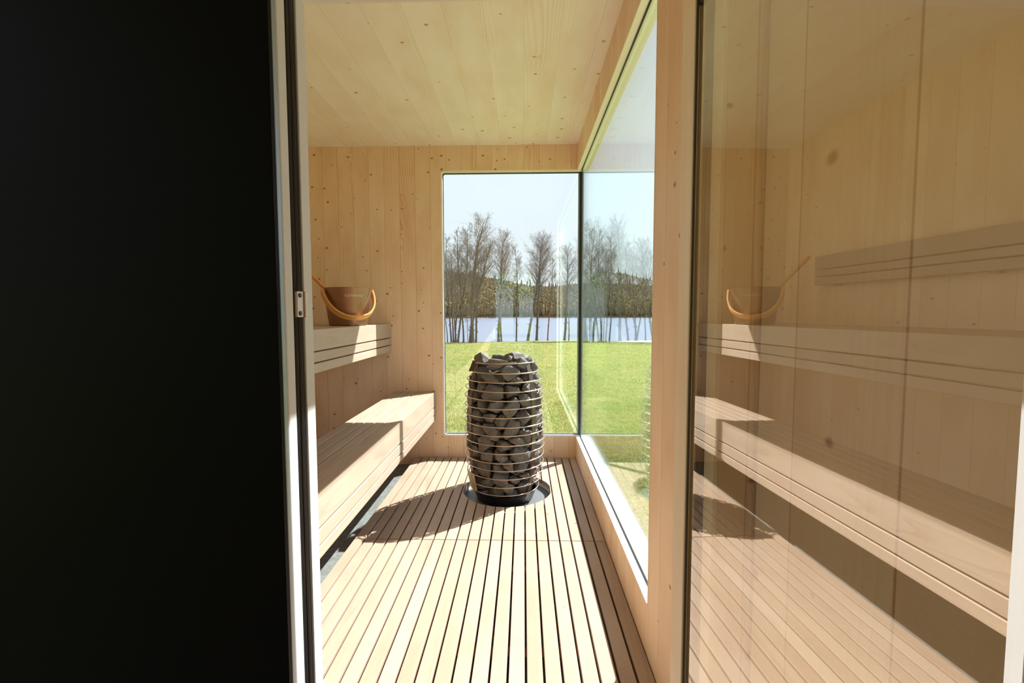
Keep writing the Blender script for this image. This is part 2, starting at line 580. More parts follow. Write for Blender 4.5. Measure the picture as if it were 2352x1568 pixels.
box(bm, WL + .003, GX + .01, GY + .013, GY + .0165, WB + .004, WT - .004)
struct('pane', bm, M['glass'], 'outer clear pane', w1)
bm = bmesh.new(); box(bm, WL - .02, R + RT + .03, B + BT, B + BT + .045, WB - .02, WB - .004)
struct('sill_flashing', bm, M['flash'], None, w1)

w2 = thing('window_2', (R, 2.2, WB), 'long fixed side window right of the stove', 'window'); w2['kind'] = 'structure'; del w2['category']
bm = bmesh.new()
ring_yz(bm, rrect(RE - .001, GY, WB - .001, WT + .001, .010), rrect(RE + .002, GY, WB + .005, WT - .005, .010), R - .0012, GX - .002)
ring_yz(bm, rrect(RE - .001, GY, WB - .001, WT + .001, .010), rrect(RE + .002, GY, WB + .005, WT - .005, .010), GX + .003, R + RT)
struct('window_bead', bm, M['bead'], None, w2)
bm = bmesh.new()
ring_yz(bm, rrect(RE + .001, GY, WB + .002, WT - .002, .010), rrect(RE + .004, GY, WB + .0075, WT - .0075, .010), GX - .003, GX + .004)
struct('gasket', bm, M['black'], None, w2)
bm = bmesh.new(); box(bm, GX, GX + .004, RE + .002, GY - .010, WB + .004, WT - .004)
struct('pane', bm, M['glass'], 'inner clear pane', w2)
bm = bmesh.new(); box(bm, GX + .013, GX + .0165, RE + .002, GY + .01, WB + .004, WT - .004)
struct('pane', bm, M['glass'], 'outer clear pane', w2)
bm = bmesh.new(); box(bm, R + RT, R + RT + .035, RE - .02, B + BT + .03, WB - .02, WB - .004)
struct('sill_flashing', bm, M['flash'], None, w2)

# black glazing post where the two windows meet
cp = thing('trim_1', (GX, GY, WB), 'black silicone post where both windows meet', 'trim'); cp['kind'] = 'structure'; del cp['category']
bm = bmesh.new(); box(bm, GX - .010, GX + .013, GY - .010, GY + .013, WB + .001, WT - .001, .002)
struct('post', bm, M['black'], None, cp)
bm = bmesh.new()
box(bm, GX - .019, GX - .0102, GY + .0042, GY + .0128, WB + .004, WT - .004); box(bm, GX + .0042, GX + .0128, GY - .022, GY - .0102, WB + .004, WT - .004)
struct('glass_spacer', bm, M['alu'], None, cp)

# ------------------------------------------------------------------ door frame and open glass door
fr = thing('trim_2', (JL, .7, 0), 'pale wooden door frame with a black rubber seal', 'door frame'); fr['kind'] = 'structure'; del fr['category']
bm = bmesh.new(); box(bm, JL - .03, JL, .7215, DI, -.05, HEAD + .02, .0008)
struct('door_jamb', bm, M['jamb'], 'left jamb, pale wood', fr)
bm = bmesh.new(); box(bm, JL - .03, JL - .0004, .663, .689, -.05, HEAD + .02, .003, 2)
struct('door_stop', bm, M['jamb'], None, fr)
bm = bmesh.new()
box(bm, JL - .03, JL - .004, .689, .7215, -.05, HEAD + .02)
rs = random.Random(4)
for yy, rr in ((.6955, .0052), (.7065, .0058), (.7165, .0042)):
    pts = [(JL - .0048 + rs.uniform(-.0004, .0004), yy + .0006 * math.sin(k * .9 + yy * 90), -.04 + k * (HEAD + .05) / 24) for k in range(25)]
    tube(bm, pts, rr, 8)
struct('rubber_seal', bm, M['black'], None, fr)
bm = bmesh.new(); box(bm, JL - .03, JL - .0002, DF + .001, .6625, -.05, HEAD + .02, .002, 2)
struct('metal_strip', bm, M['alu'], None, fr)
sp_ = None
bm = bmesh.new()
box(bm, JL - .002, JL + .0035, .6925, .712, .9945, 1.034, .0008); box(bm, JL + .001, JL + .006, .7125, .7205, .9945, 1.034, .001)
sp_ = struct('strike_plate', bm, M['steel'], 'brass-toned metal strike plate', fr)
for zz in (1.0005, 1.028):
    bm = bmesh.new()
    b = bmesh.new()
    bmesh.ops.create_cone(b, cap_ends=True, segments=20, radius1=.0036, radius2=.0036, depth=.0012)
    merge(bm, b, Matrix.Translation((JL + .0040, .7005, zz)) @ Matrix.Rotation(PI / 2, 4, 'Y'))
    struct('screw_hole', bm, M['black'], None, sp_)
bm = bmesh.new(); box(bm, JR, .2755, .7005, DI, -.05, HEAD + .02, .0008); box(bm, .2755, R, .7005, DI + .0008, -.05, HEAD + .02)
struct('door_jamb', bm, M['wall_side'], 'right jamb, pale wood', fr)
bm = bmesh.new(); box(bm, .2625, .2755, .6805, .7, -.05, HEAD + .02, .001)
struct('rubber_seal', bm, M['brown_seal'], None, fr)
bm = bmesh.new(); box(bm, .2495, .2524, .6975, .7004, -.05, HEAD + .02)
struct('edge_seal', bm, M['brown_seal'], None, fr)
bm = bmesh.new(); box(bm, .2675, .2755, DF - .0005, .6805, -.05, HEAD + .02, .0015)
struct('door_stop', bm, M['frame'], None, fr)
bm = bmesh.new(); box(bm, JL - .03, .2755, .663, DI, HEAD, HEAD + .02, .001)
struct('door_head', bm, M['bead'], None, fr)

dr = thing('door_1', (.2540, .699, 0), 'tinted frameless glass sauna door standing open', 'door'); dr['kind'] = 'structure'; del dr['category']
gb = bmesh.new(); box(gb, 0, .006, -.60, 0, .012, HEAD - .004)
bm = bmesh.new()
merge(bm, gb, Matrix.Translation((.2829 - .04143 * .699, .699, 0)) @ Matrix.Rotation(math.atan(.04143), 4, 'Z'))
lf = struct('pane', bm, M['door_glass'], 'tinted glass leaf', dr)
lf.data.materials.append(M['door_glass_back'])
for f in lf.data.polygons:
    if f.normal.x > -.5: f.material_index = 1
for zz in (.10, 1.442):
    bm = bmesh.new(); box(bm, .2525, .2625, .672, .6995, zz, zz + .04, .001)
    struct('hinge', bm, M['bar'], None, dr)

# ------------------------------------------------------------------ slatted floor
GAP0, PIT = -0.0452, 0.0508
HC, HR = Vector((-.095, 2.575)), .249
def slat_polys(x0, x1, y0, y1):
    """outlines of one slat, its ends cut round where it meets the stove opening"""
    full = [(x0, y0), (x1, y0), (x1, y1), (x0, y1)]
    if not (y0 < HC.y < y1) or (x1 < HC.x - HR) or (x0 > HC.x + HR):
        return [full]
    def edge(x):
        d = HR * HR - (x - HC.x) ** 2
        return math.sqrt(d) if d > 0 else 0.0
    N = 8
    xs = [x0 + (x1 - x0) * i / N for i in range(N + 1)]
    if min(edge(x0), edge(x1)) < .002:      # only nibbled: one piece with a notch
        hit = [x for x in xs if edge(x) > 0]
        if not hit:
            return [full]
        if edge(x1) > edge(x0):             # notch on the right side
            return [[(x0, y0), (x1, y0)] + [(x, HC.y - edge(x)) for x in reversed(hit)] + [(x, HC.y + edge(x)) for x in hit] + [(x1, y1), (x0, y1)]]
        return [[(x1, y0), (x1, y1), (x0, y1)] + [(x, HC.y + edge(x)) for x in hit] + [(x, HC.y - edge(x)) for x in reversed(hit)] + [(x0, y0)]]
    return [[(x0, y0), (x1, y0)] + [(x, HC.y - edge(x)) for x in reversed(xs)],
            [(x, HC.y + edge(x)) for x in xs] + [(x1, y1), (x0, y1)]]

def deck(y0, y1, label, joists):
    t = thing('floor_duckboard', (-.2, (y0 + y1) / 2, 0), label, 'duckboard', 'slatted floor panels')
    for k in range(-14, 8):
        x0 = GAP0 + PIT * k + .0034
        x1 = GAP0 + PIT * (k + 1) - .0034
        for poly in slat_polys(x0, min(x1, R - .003), y0, y1):
            bm = bmesh.new()
            extrude_poly(bm, poly, -.026, 0.0, .0015)
            finish('slat', bm, M['slat'], t)
    for yj in joists:
        bm = bmesh.new(); box(bm, -.74, R - .01, yj - .02, yj + .02, -.0545, -.0262)
        finish('joist', bm, M['joist'], t)
    return t
deck(.772, 1.9755, 'near panel of light aspen floor slats by the doorway', (.95, 1.34, 1.80))
deck(1.9795, B - .006, 'far panel of light aspen floor slats cut round the stove', (2.12, 3.0))

# ------------------------------------------------------------------ benches
def bench(label, front, rear, top, y0, y1, z1, z2, zb, wallside):
    t = thing('bench', ((front + rear) / 2, (y0 + y1) / 2, top), label, 'bench', 'sauna benches')
    x = front
    bm = bmesh.new(); box(bm, x - .075, x, y0, y1, z1 + .003, top, .0025, 2)
    finish('front_board', bm, M['bench'], t)
    x -= .0775
    while x - .030 > rear:
        xx = max(x - .0458, rear)
        bm = bmesh.new(); box(bm, xx, x, y0, y1, top - .027, top, .002, 1)
        finish('seat_board', bm, M['bench'], t)
        x -= .0515
    for a, b in ((z2 + .003, z1 - .003), (zb, z2 - .003)):
        bm = bmesh.new(); box(bm, front - .028, front, y0, y1, a, b, .002, 1)
        finish('fascia_board', bm, M['bench'], t)
    for yy in (y0 + .12, (y0 + y1) / 2, y1 - .12):
        bm = bmesh.new(); box(bm, rear + .01, front - .0285, yy - .022, yy + .022, zb + .03, top - .0275)
        finish('bearer', bm, M['bench'], t)
    return t
Y0B, Y1B = DI + .002, B - .003
bench('lower aspen sauna bench, wide slatted seat half in sun', -.613, -.914, .459, Y0B, Y1B, .3543, .301, .2614, False)
bench('upper aspen sauna bench holding the bronze bucket', -.912, LW + .002, .930, Y0B, Y1B, .8331, .783, .738, True)
br = thing('backrest', (-1.49, 1.8, 1.25), 'three-board wooden backrest on the left wall, seen mirrored in the glass door', 'backrest')
for a, b in ((1.264, 1.345), (1.219, 1.258), (1.168, 1.213)):
    bm = bmesh.new(); box(bm, -1.50, -1.48, Y0B + .02, 2.80, a, b, .002)
    finish('back_board', bm, M['bench'], br)
for yy in (.95, 1.8, 2.65):
    bm = bmesh.new(); box(bm, LW + .001, -1.5005, yy - .02, yy + .02, 1.16, 1.35)
    finish('batten', bm, M['bench'], br)

# ------------------------------------------------------------------ bucket and ladle
BC = Vector((-1.020, 2.66, .9302))
bk = thing('sauna_bucket', BC, 'brushed bronze sauna bucket with bent wooden handle on the upper bench', 'bucket')
bm = bmesh.new()
prof = [(0.0, .0005), (.098, .0005), (.103, .003), (.1055, .009), (.1315, .2125), (.1335, .2145), (.1325, .2155), (.1305, .2135), (.1035, .012), (0.0, .009)]
lathe(bm, prof, BC, 72)
bmesh.ops.remove_doubles(bm, verts=bm.verts, dist=1e-5)
finish('body', bm, M['copper'], bk, smooth=True, angle=35)
# handle: steam-bent band falling forward from two pivots
TH = math.radians(40)
ax_ = Vector((math.cos(TH), math.sin(TH), 0)); ou = Vector((math.sin(TH), -math.cos(TH), 0))
tl = math.radians(50)
fall = (ou * math.cos(tl) + Vector((0, 0, -1)) * math.sin(tl)).normalized()
nrm = ax_.cross(fall).normalized()
bm = bmesh.new()
pc = BC + Vector((0, 0, .197))
N = 40
rows = []
RA, RB_ = .1445, .198
for i in range(N + 1):
    a = PI * i / N
    ca, sa = math.cos(a), math.sin(a)
    # superellipse: flatter arch
    px_ = math.copysign(abs(ca) ** .82, ca) * RA
    py_ = abs(sa) ** .9 * RB_
    c = pc + ax_ * (-px_) + fall * py_
    rad = (ax_ * (-ca) + fall * sa).normalized()
    th, wd = .0045, .0175
    rows.append([bm.verts.new(c + rad * u + nrm * v) for u, v in ((-th, -wd), (-th, wd), (-th * .3, wd + .0015), (th * .5, wd + .0015), (th, wd - .001), (th, -wd + .001), (th * .5, -wd - .0015), (-th * .3, -wd - .0015))])
for p, q in zip(rows, rows[1:]):
    for k in range(8):
        bm.faces.new((p[k], p[(k + 1) % 8], q[(k + 1) % 8], q[k]))
bm.faces.new(rows[0][::-1]); bm.faces.new(rows[-1])
finish('handle', bm, M['bentwood'], bk, smooth=True, angle=40)
for s in (-1, 1):
    bm = bmesh.new()
    tube(bm, [pc + ax_ * s * .129, pc + ax_ * s * .1495], .005, 12)
    finish('rivet', bm, M['steel'], bk, smooth=True, angle=40)
# lettering bent round the wall of the bucket
def text_mesh(body, size, font_space=1.0):
    cu = bpy.data.curves.new('t', 'FONT')
    cu.body = body; cu.size = size; cu.align_x = 'CENTER'; cu.align_y = 'CENTER'; cu.space_character = font_space
    cu.extrude = 0.0
    o = bpy.data.objects.new('t', cu); COL.objects.link(o)
    dg = bpy.context.evaluated_depsgraph_get()
    me = bpy.data.meshes.new_from_object(o.evaluated_get(dg))
    b = bmesh.new(); b.from_mesh(me)
    bpy.data.objects.remove(o); bpy.data.meshes.remove(me); bpy.data.curves.remove(cu)
    return b
tb = text_mesh('GENEVAS', .0195, 1.35)
bmesh.ops.subdivide_edges(tb, edges=tb.edges, cuts=1)
z_t = .169
for v in tb.verts:
    z = z_t + v.co.y
    r = .1055 + (.1315 - .1055) * (z - .009) / (.2035) + .0004
    a = math.radians(-90 + 21 + 17) + v.co.x / .127
    a = -PI / 2 + math.radians(37) + v.co.x / .127
    v.co = BC + Vector((r * math.cos(a), r * math.sin(a), z))
finish('lettering', tb, M['lettering'], bk, recalc=False)

ld = thing('sauna_ladle', (-1.05, 2.64, .95), 'wooden-handled ladle leaning out of the bronze bucket', 'ladle')
p_top = Vector((-1.300, 2.60, 1.325)); p_bot = Vector((-1.010, 2.70, .975))
bm = bmesh.new()
d_ = (p_top - p_bot)
tube(bm, [p_bot + d_ * q for q in (.06, .3, .6, .9, .97, 1.0)], [.0085, .0095, .0105, .0125, .0122, .007], 14)
finish('handle', bm, M['ladlewood'], ld, smooth=True, angle=50)
bm = bmesh.new()
lathe(bm, [(0, .0), (.022, .001), (.032, .010), (.034, .035), (.0325, .035), (.030, .011), (.02, .003), (0, .002)], Vector((-1.02, 2.70, .945)), 28)
finish('cup', bm, M['copper'], ld, smooth=True, angle=50)

# ------------------------------------------------------------------ stove
SX, SY = -.108, 2.585
st = thing('sauna_heater', (SX, SY, -.045), 'barrel-shaped steel wire sauna heater full of stones', 'heater')
RR = [.1775, .198, .2115, .217, .2215, .2237, .225, .2263, .2263, .225, .222, .220, .217, .213, .2036, .193]
ZR = [.732 - .0468 * i for i in range(16)]
def rprof(z):
    if z >= ZR[0]:
        return RR[0] - (z - ZR[0]) * .4
    for i in range(15):
        if ZR[i] >= z >= ZR[i + 1]:
            f = (ZR[i] - z) / .0468
            return RR[i] * (1 - f) + RR[i + 1] * f
    return RR[-1] - (ZR[-1] - z) * .45
rg = random.Random(12)
for i in range(16):
    bm = bmesh.new()
    n = 72
    dx, dy = rg.uniform(-.0015, .0015), rg.uniform(-.0015, .0015)
    tx, ty = rg.uniform(-.006, .006), rg.uniform(-.006, .006)
    pts = []
    for k in range(n):
        a = 2 * PI * k / n
        x, y = RR[i] * math.cos(a), RR[i] * math.sin(a)
        pts.append((SX + x + dx, SY + y + dy, ZR[i] + tx * x / .2 * .5 + ty * y / .2 * .5))
    tube(bm, pts, .0031, 8, closed=True)
    finish('wire_ring', bm, M['steel'], st, smooth=True)
for deg in (-146, -43, 47, 137):
    a = math.radians(deg)
    ca, sa = math.cos(a), math.sin(a)
    bm = bmesh.new()
    rows = []
    for q in range(25):
        z = -.036 + (.744 + .036) * q / 24
        r = rprof(z) - .0040
        w = .0145
        row = []
        for u, v in ((0, -w), (0, w), (-.003, w), (-.003, -w)):
            row.append(bm.verts.new((SX + (r + u) * ca - v * sa, SY + (r + u) * sa + v * ca, z)))
        rows.append(row)
    for p, q in zip(rows, rows[1:]):
        for k in range(4):
            bm.faces.new((p[k], p[(k + 1) % 4], q[(k + 1) % 4], q[k]))
    bm.faces.new(rows[0][::-1]); bm.faces.new(rows[-1])
    finish('upright_bar', bm, M['bar'], st)
# bracket at the top left bar
a = math.radians(-146)
bm = bmesh.new(); box(bm, -.002, .001, -.034, -.0165, .678, .742, .0006)
b2 = bm; o = bmesh.new(); merge(o, b2, Matrix.Translation((SX, SY, 0)) @ Matrix.Rotation(a, 4, 'Z') @ Matrix.Translation((.183, 0, 0)) @ Matrix.Rotation(math.radians(-24), 4, 'Y') @ Matrix.Translation((.285, 0, -.07)))
o.free()
bm = bmesh.new()
rows = []
for q in range(5):
    z = .684 + .058 * q / 4
    r = rprof(z) - .004
    rows.append([bm.verts.new((SX + (r + u) * math.cos(a) - v * math.sin(a), SY + (r + u) * math.sin(a) + v * math.cos(a), z)) for u, v in ((.001, -.015), (.014, -.036), (.012, -.036), (-.001, -.015))])
for p, q in zip(rows, rows[1:]):
    for k in range(4):
        bm.faces.new((p[k], p[(k + 1) % 4], q[(k + 1) % 4], q[k]))
bm.faces.new(rows[0][::-1]); bm.faces.new(rows[-1])
finish('bracket', bm, M['bar'], st)
bm = bmesh.new()
lathe(bm, [(0, -.0445), (.155, -.0445), (.160, -.040), (.1795, .014), (.1765, .014), (.157, -.035), (0, -.036)], (SX, SY, 0), 64)
bmesh.ops.remove_doubles(bm, verts=bm.verts, dist=1e-5)
finish('base_ring', bm, M['base_dark'], st, smooth=True, angle=40)
# rating plate wrapped on the lower left of the cage
bm = bmesh.new()
a0, a1 = math.radians(-163), math.radians(-137)
rows = []
for q in range(9):
    z = .030 + .103 * q / 8
    r = rprof(z) + .0045
    rows.append([(Vector((SX + r * math.cos(a0 + (a1 - a0) * k / 8), SY + r * math.sin(a0 + (a1 - a0) * k / 8), z))) for k in range(9)])
for off, flip in ((0, False), (-.0015, True)):
    g = [[bm.verts.new(v + (v - Vector((SX, SY, v.z))).normalized() * off) for v in row] for row in rows]
    for i in range(8):
        for k in range(8):
            f = (g[i][k], g[i][k + 1], g[i + 1][k + 1], g[i + 1][k])
            bm.faces.new(f[::-1] if flip else f)
pl = finish('rating_plate', bm, M['label'], st, recalc=False, label='cream rating plate with small print')
bm = bmesh.new()
rl = random.Random(3)
for q in range(9):
    z = .118 - q * .0085
    k = 0.08
    while k < .82:
        w = rl.uniform(.05, .16)
        if rl.random() < .75:
            vs4 = []
            for kk, zz in ((k, z), (k + w, z), (k + w, z + .0028), (k, z + .0028)):
                aa = a0 + (a1 - a0) * min(kk, .92)
                r = rprof(zz) + .0049
                vs4.append(bm.verts.new((SX + r * math.cos(aa), SY + r * math.sin(aa), zz)))
            bm.faces.new(vs4)
        k += w + .03
finish('print_lines', bm, M['ink'], pl, recalc=False)

bpn = thing('heater_base_plate', (HC.x, HC.y, -.054), 'round grey steel plate on the floor under the stone heater', 'base plate')
bm = bmesh.new()
lathe(bm, [(0, -.0545), (.285, -.0545), (.285, -.0465), (0, -.0465)], (HC.x, HC.y, 0), 64)
bmesh.ops.remove_doubles(bm, verts=bm.verts, dist=1e-5)
finish('disc', bm, M['plate'], bpn)
bm = bmesh.new()
lathe(bm, [(HR + .001, -.046), (HR + .001, -.027), (HR + .010, -.027), (HR + .010, -.046)], (HC.x, HC.y, 0), 96)
finish('wooden_rim', bm, M['bead'], bpn)

# ------------------------------------------------------------------ stones
def stone_bm(k):
    rng = random.Random(500 + k); bm = bmesh.new()
    a = rng.uniform(.046, .064); b = rng.uniform(.036, .046); c = rng.uniform(.026, .036)
    for i in range(15):
        z = rng.uniform(-1, 1); t = rng.uniform(0, 2 * math.pi); s = math.sqrt(1 - z * z)
        v = Vector((s * math.cos(t), s * math.sin(t), z)); m = max(abs(v.x), abs(v.y), abs(v.z)); v = v * (.45 + .55 / m * .82)
        bm.verts.new((v.x * a, v.y * b, v.z * c))
    r = bmesh.ops.convex_hull(bm, input=bm.verts)
    bmesh.ops.delete(bm, geom=[g for g in r['geom_interior'] if isinstance(g, bmesh.types.BMVert)], context='VERTS')
    loose = [v for v in bm.verts if not v.link_faces]
    bmesh.ops.delete(bm, geom=loose, context='VERTS')
    return bm
STONES = [(9,1.03,-0.0225,0.0862,0.0137,0.56,-3.13,-0.65),(12,1.01,0.0301,-0.1057,0.0147,-2.86,0.06,-1.01),(9,1.07,-0.1115,-0.0059,0.0169,-2.48,0.06,0.68),(9,1.02,0.0606,0.0216,0.0202,0.41,0.08,-0.39),(7,1.32,-0.0377,-0.0806,0.025,-0.01,-0.16,-1.13),(3,1.25,-0.0861,0.0804,0.0258,-1.59,-0.08,0.87),
(11,1.14,0.0824,-0.0385,0.0278,-0.23,-0.11,-3.04),(10,1.21,-0.0347,-0.0258,0.034,-1.24,-0.26,0.56),(2,1.01,0.0407,0.1377,0.0403,-0.5,2.45,0.89),(7,1.21,0.1312,0.0491,0.0435,0.81,-0.16,-1.19),(0,1.15,0.0914,0.0569,0.0515,-2.33,-0.07,-1.93),(8,1.03,0.1043,-0.1019,0.052,-2.29,2.2,0.04),
(8,1.2,-0.0568,0.0361,0.0577,-1.11,-3.08,0.5),(0,1.02,0.1232,-0.0344,0.0584,-2.87,-0.06,0.1),(1,1.18,-0.1247,-0.0639,0.0587,0.53,0.16,-0.22),(7,1.07,0.0126,-0.1319,0.0649,2.61,-0.04,-1.24),(12,1.08,0.0378,-0.0296,0.0739,1.07,-0.08,2.07),(0,1.04,-0.136,0.0108,0.076,-0.72,-0.95,-1.07),
(1,1.24,-0.0294,0.121,0.078,0.42,-2.61,-1.29),(8,1.04,-0.1309,0.0586,0.0783,0.2,-0.68,0.27),(4,1.18,0.0329,0.0573,0.0784,-1.34,-0.23,-2.39),(5,1.32,0.0473,0.1409,0.0816,0.86,-1.1,1.16),(0,1.02,-0.0701,-0.112,0.0838,1.13,0.05,-2.46),(4,1.05,-0.0959,0.1156,0.0951,-0.12,-1.89,-2.48),
(1,1.14,0.0548,-0.1187,0.0963,-0.14,0.33,1.96),(8,1.18,-0.0767,-0.0616,0.1082,-0.37,-2.89,0.47),(1,1.25,0.1151,-0.0523,0.1097,2.68,-0.16,-0.46),(5,1.0,0.099,-0.1226,0.1125,-0.18,-0.13,0.35),(11,1.19,-0.0128,-0.1574,0.1143,-2.36,0.37,-0.15),(6,1.14,0.0451,-0.0047,0.116,-2.4,0.2,0.28),
(10,1.24,0.1314,0.0711,0.1178,3.14,0.09,-1.43),(12,1.11,0.0594,0.1119,0.1188,-1.89,-0.29,0.44),(8,1.07,0.0059,-0.0676,0.1205,-0.29,0.29,-1.43),(0,1.06,-0.1308,-0.0559,0.1223,2.91,-0.86,0.56),(10,1.25,-0.0674,0.0362,0.1237,0.23,2.62,1.23),(5,1.21,-0.1633,0.0238,0.1286,-1.54,-0.65,1.78),
(1,1.3,-0.0367,0.1376,0.1502,-0.51,0.19,0.08),(3,1.15,0.0268,0.0687,0.151,-0.65,0.0,2.2),(12,1.16,0.0887,0.0479,0.1514,-1.9,-1.14,-0.49),(13,1.27,-0.0152,0.0283,0.1517,-0.02,0.53,1.02),(7,1.33,0.0725,-0.1024,0.1562,-0.27,-0.01,2.0),(0,1.15,-0.1166,0.0826,0.1591,0.37,-0.58,0.54),
(5,1.3,-0.0234,-0.153,0.1597,-0.01,-0.86,-2.18),(4,1.16,-0.0918,-0.1376,0.1627,-1.78,-2.18,-0.59),(8,1.29,-0.1015,0.0213,0.1663,-2.37,2.14,-0.03),(0,1.27,0.1347,-0.0152,0.1664,-0.5,0.0,-0.22),(3,1.0,0.1713,0.028,0.1686,-0.93,-0.64,0.46),(9,1.16,0.1105,0.1407,0.1718,-0.8,0.56,2.34),
(13,1.27,-0.1467,-0.0653,0.1759,-0.32,-0.42,-1.11),(8,1.23,-0.0543,-0.0791,0.1807,-0.95,-0.59,-1.29),(3,1.06,0.0925,-0.1476,0.1821,-1.09,-3.13,0.44),(9,1.26,0.1097,0.0967,0.1828,-0.74,-2.36,-1.07),(10,1.12,0.0156,-0.1539,0.1832,-1.13,0.18,-1.01),(13,1.12,0.0078,-0.0542,0.191,2.91,-0.13,-1.2),
(0,1.19,0.0101,0.1676,0.1925,-1.41,-0.1,3.07),(13,1.23,0.0443,0.0098,0.1941,-0.16,-0.39,2.55),(1,1.02,0.0632,0.1188,0.195,1.9,-0.24,1.45),(5,1.21,-0.0446,-0.0484,0.2048,0.04,0.06,1.17),(2,1.28,-0.0309,0.0835,0.2078,-1.14,-0.2,-1.66),(8,1.05,0.1114,-0.0416,0.2085,-0.55,0.06,0.09),
(7,1.16,0.1438,-0.0887,0.2088,0.44,-0.88,-1.74),(4,1.33,-0.1397,0.0741,0.2094,2.94,-0.41,1.09),(7,1.13,-0.0767,0.1323,0.2173,-2.09,-0.31,1.51),(7,1.06,0.0375,0.0834,0.2252,-0.15,0.43,3.13),(3,1.33,-0.1364,-0.0308,0.2295,3.0,0.0,-1.7),(2,1.17,0.059,-0.1045,0.2297,0.06,-2.73,-0.9),
(10,1.22,0.1389,0.0209,0.2306,-3.01,-0.4,-0.51),(3,1.19,-0.0886,-0.15,0.2351,-1.85,-0.05,-1.3),(4,1.11,-0.0773,0.0077,0.2414,-0.09,3.04,0.12),(0,1.11,0.0872,-0.1538,0.2428,-1.28,-2.79,0.38),(6,1.26,0.0552,0.0043,0.2449,-0.47,-0.01,0.19),(6,1.27,-0.0154,-0.1405,0.2482,-0.18,0.3,-1.42),
(7,1.1,0.0933,0.1634,0.249,-0.82,-1.01,-1.58),(1,1.15,-0.1857,-0.0074,0.2551,1.08,-1.64,-1.7),(8,1.18,0.0293,0.1512,0.2584,-1.15,0.31,-1.13),(3,1.22,-0.153,-0.0939,0.2592,1.67,-0.36,-1.08),(9,1.05,0.0083,0.0597,0.2628,0.68,3.11,-0.62),(3,1.14,-0.1547,0.0551,0.2642,-1.29,-0.53,0.32),
(8,1.16,0.1569,0.0912,0.2654,-1.16,1.75,-0.49),(12,1.29,-0.0242,-0.05,0.2657,2.84,0.47,-0.4),(1,1.18,0.1453,-0.0577,0.2686,0.07,2.9,0.04),(8,1.06,0.0868,0.0898,0.2701,0.58,-0.21,0.85),(12,1.02,-0.0901,0.0776,0.272,0.33,0.48,0.64),(8,1.26,-0.085,-0.0904,0.2776,-0.82,-0.93,-1.95),
(13,1.22,-0.0245,0.1289,0.2798,0.53,2.12,-0.08),(0,1.24,0.0162,-0.1419,0.2812,-0.0,-2.78,0.73),(10,1.03,-0.1095,-0.0174,0.2848,-0.41,0.31,2.94),(9,1.02,0.0603,-0.06,0.2856,0.8,0.3,-1.21),(4,1.04,-0.1047,0.1427,0.2894,2.43,-0.84,1.39),(12,1.34,-0.0398,0.0299,0.294,-0.14,-0.15,-0.27),
(7,1.01,0.0966,-0.1024,0.2945,-2.42,-0.85,0.72),(8,1.31,0.1072,0.0369,0.2987,1.1,3.13,0.39),(11,1.31,-0.101,-0.1533,0.3053,1.96,2.51,-0.13),(5,1.16,0.0642,-0.1604,0.3097,-0.29,-0.28,-0.38),(5,1.24,0.1201,0.1149,0.3105,-0.02,-0.18,1.27),(5,1.02,0.0236,0.0574,0.3125,-0.25,-2.7,1.61),
(3,1.15,-0.1456,0.1087,0.3127,1.16,0.51,-2.07),(9,1.2,0.0154,-0.0531,0.3131,0.19,-3.06,-0.4),(2,1.02,-0.0574,0.0798,0.3195,0.2,2.54,-0.48),(4,1.28,-0.1581,-0.0637,0.3201,1.01,0.69,1.24),(10,1.09,0.1155,-0.0344,0.323,-1.65,0.45,0.7),(10,1.25,0.1779,-0.0122,0.3242,-1.94,-1.08,-1.01),
(4,1.1,0.044,0.1669,0.3306,-1.77,1.25,1.28),(6,1.04,0.1566,-0.0675,0.3311,1.85,-0.67,-1.39),(2,1.11,0.0474,0.0889,0.3316,-0.36,0.78,2.42),(7,1.18,0.1113,-0.1294,0.332,-1.06,-1.26,-0.88),(8,1.32,-0.0365,0.1751,0.3321,-1.82,1.83,0.4),(4,1.31,-0.0378,-0.0835,0.3356,0.89,0.08,1.56),
(3,1.03,-0.1845,0.0002,0.3452,-1.83,0.77,1.5),(7,1.11,-0.1303,0.0421,0.3464,2.67,0.59,-0.61),(11,1.06,-0.0154,0.0186,0.3488,2.66,0.27,0.55),(7,1.02,0.033,-0.1196,0.3536,1.74,-0.77,0.54),(0,1.01,-0.0539,0.0683,0.3553,0.08,-2.73,0.18),(10,1.01,-0.1763,0.0886,0.3578,-2.04,0.21,-2.02),
(5,1.06,0.0455,-0.0141,0.3594,1.1,0.76,1.47),(4,1.17,-0.0952,-0.0139,0.3616,0.35,2.62,1.56),(12,1.08,0.0226,0.118,0.362,-0.53,2.88,-1.2),(13,1.05,0.101,0.1652,0.3698,0.32,0.91,-0.87),(3,1.19,-0.1276,-0.1291,0.3711,-1.58,0.13,2.36),(12,1.2,0.1221,0.1045,0.3741,-0.17,-0.04,1.36),
(4,1.11,0.11,0.0167,0.377,-2.89,-0.17,0.25),(3,1.34,-0.0556,-0.1738,0.379,3.1,0.81,-0.33),(7,1.34,-0.0028,-0.0573,0.3793,-3.0,-0.06,0.75),(1,1.19,0.0452,-0.1773,0.3834,1.84,-1.11,0.02),(1,1.3,-0.1046,0.1289,0.3838,-0.23,1.11,-1.23),(13,1.13,0.1035,-0.0771,0.386,0.5,0.6,-0.35),
(0,1.0,-0.045,0.0152,0.3915,-2.9,0.07,0.61),(9,1.11,-0.0621,-0.0928,0.3931,0.39,0.52,2.52),(10,1.12,-0.0231,0.1043,0.3939,1.07,2.56,-0.5),(11,1.01,-0.1763,-0.0643,0.4003,-1.18,-1.28,-1.34),(0,1.15,-0.0984,-0.0389,0.4037,-0.09,3.01,0.62),(3,1.15,-0.0325,0.1591,0.4058,2.39,-0.29,1.83),
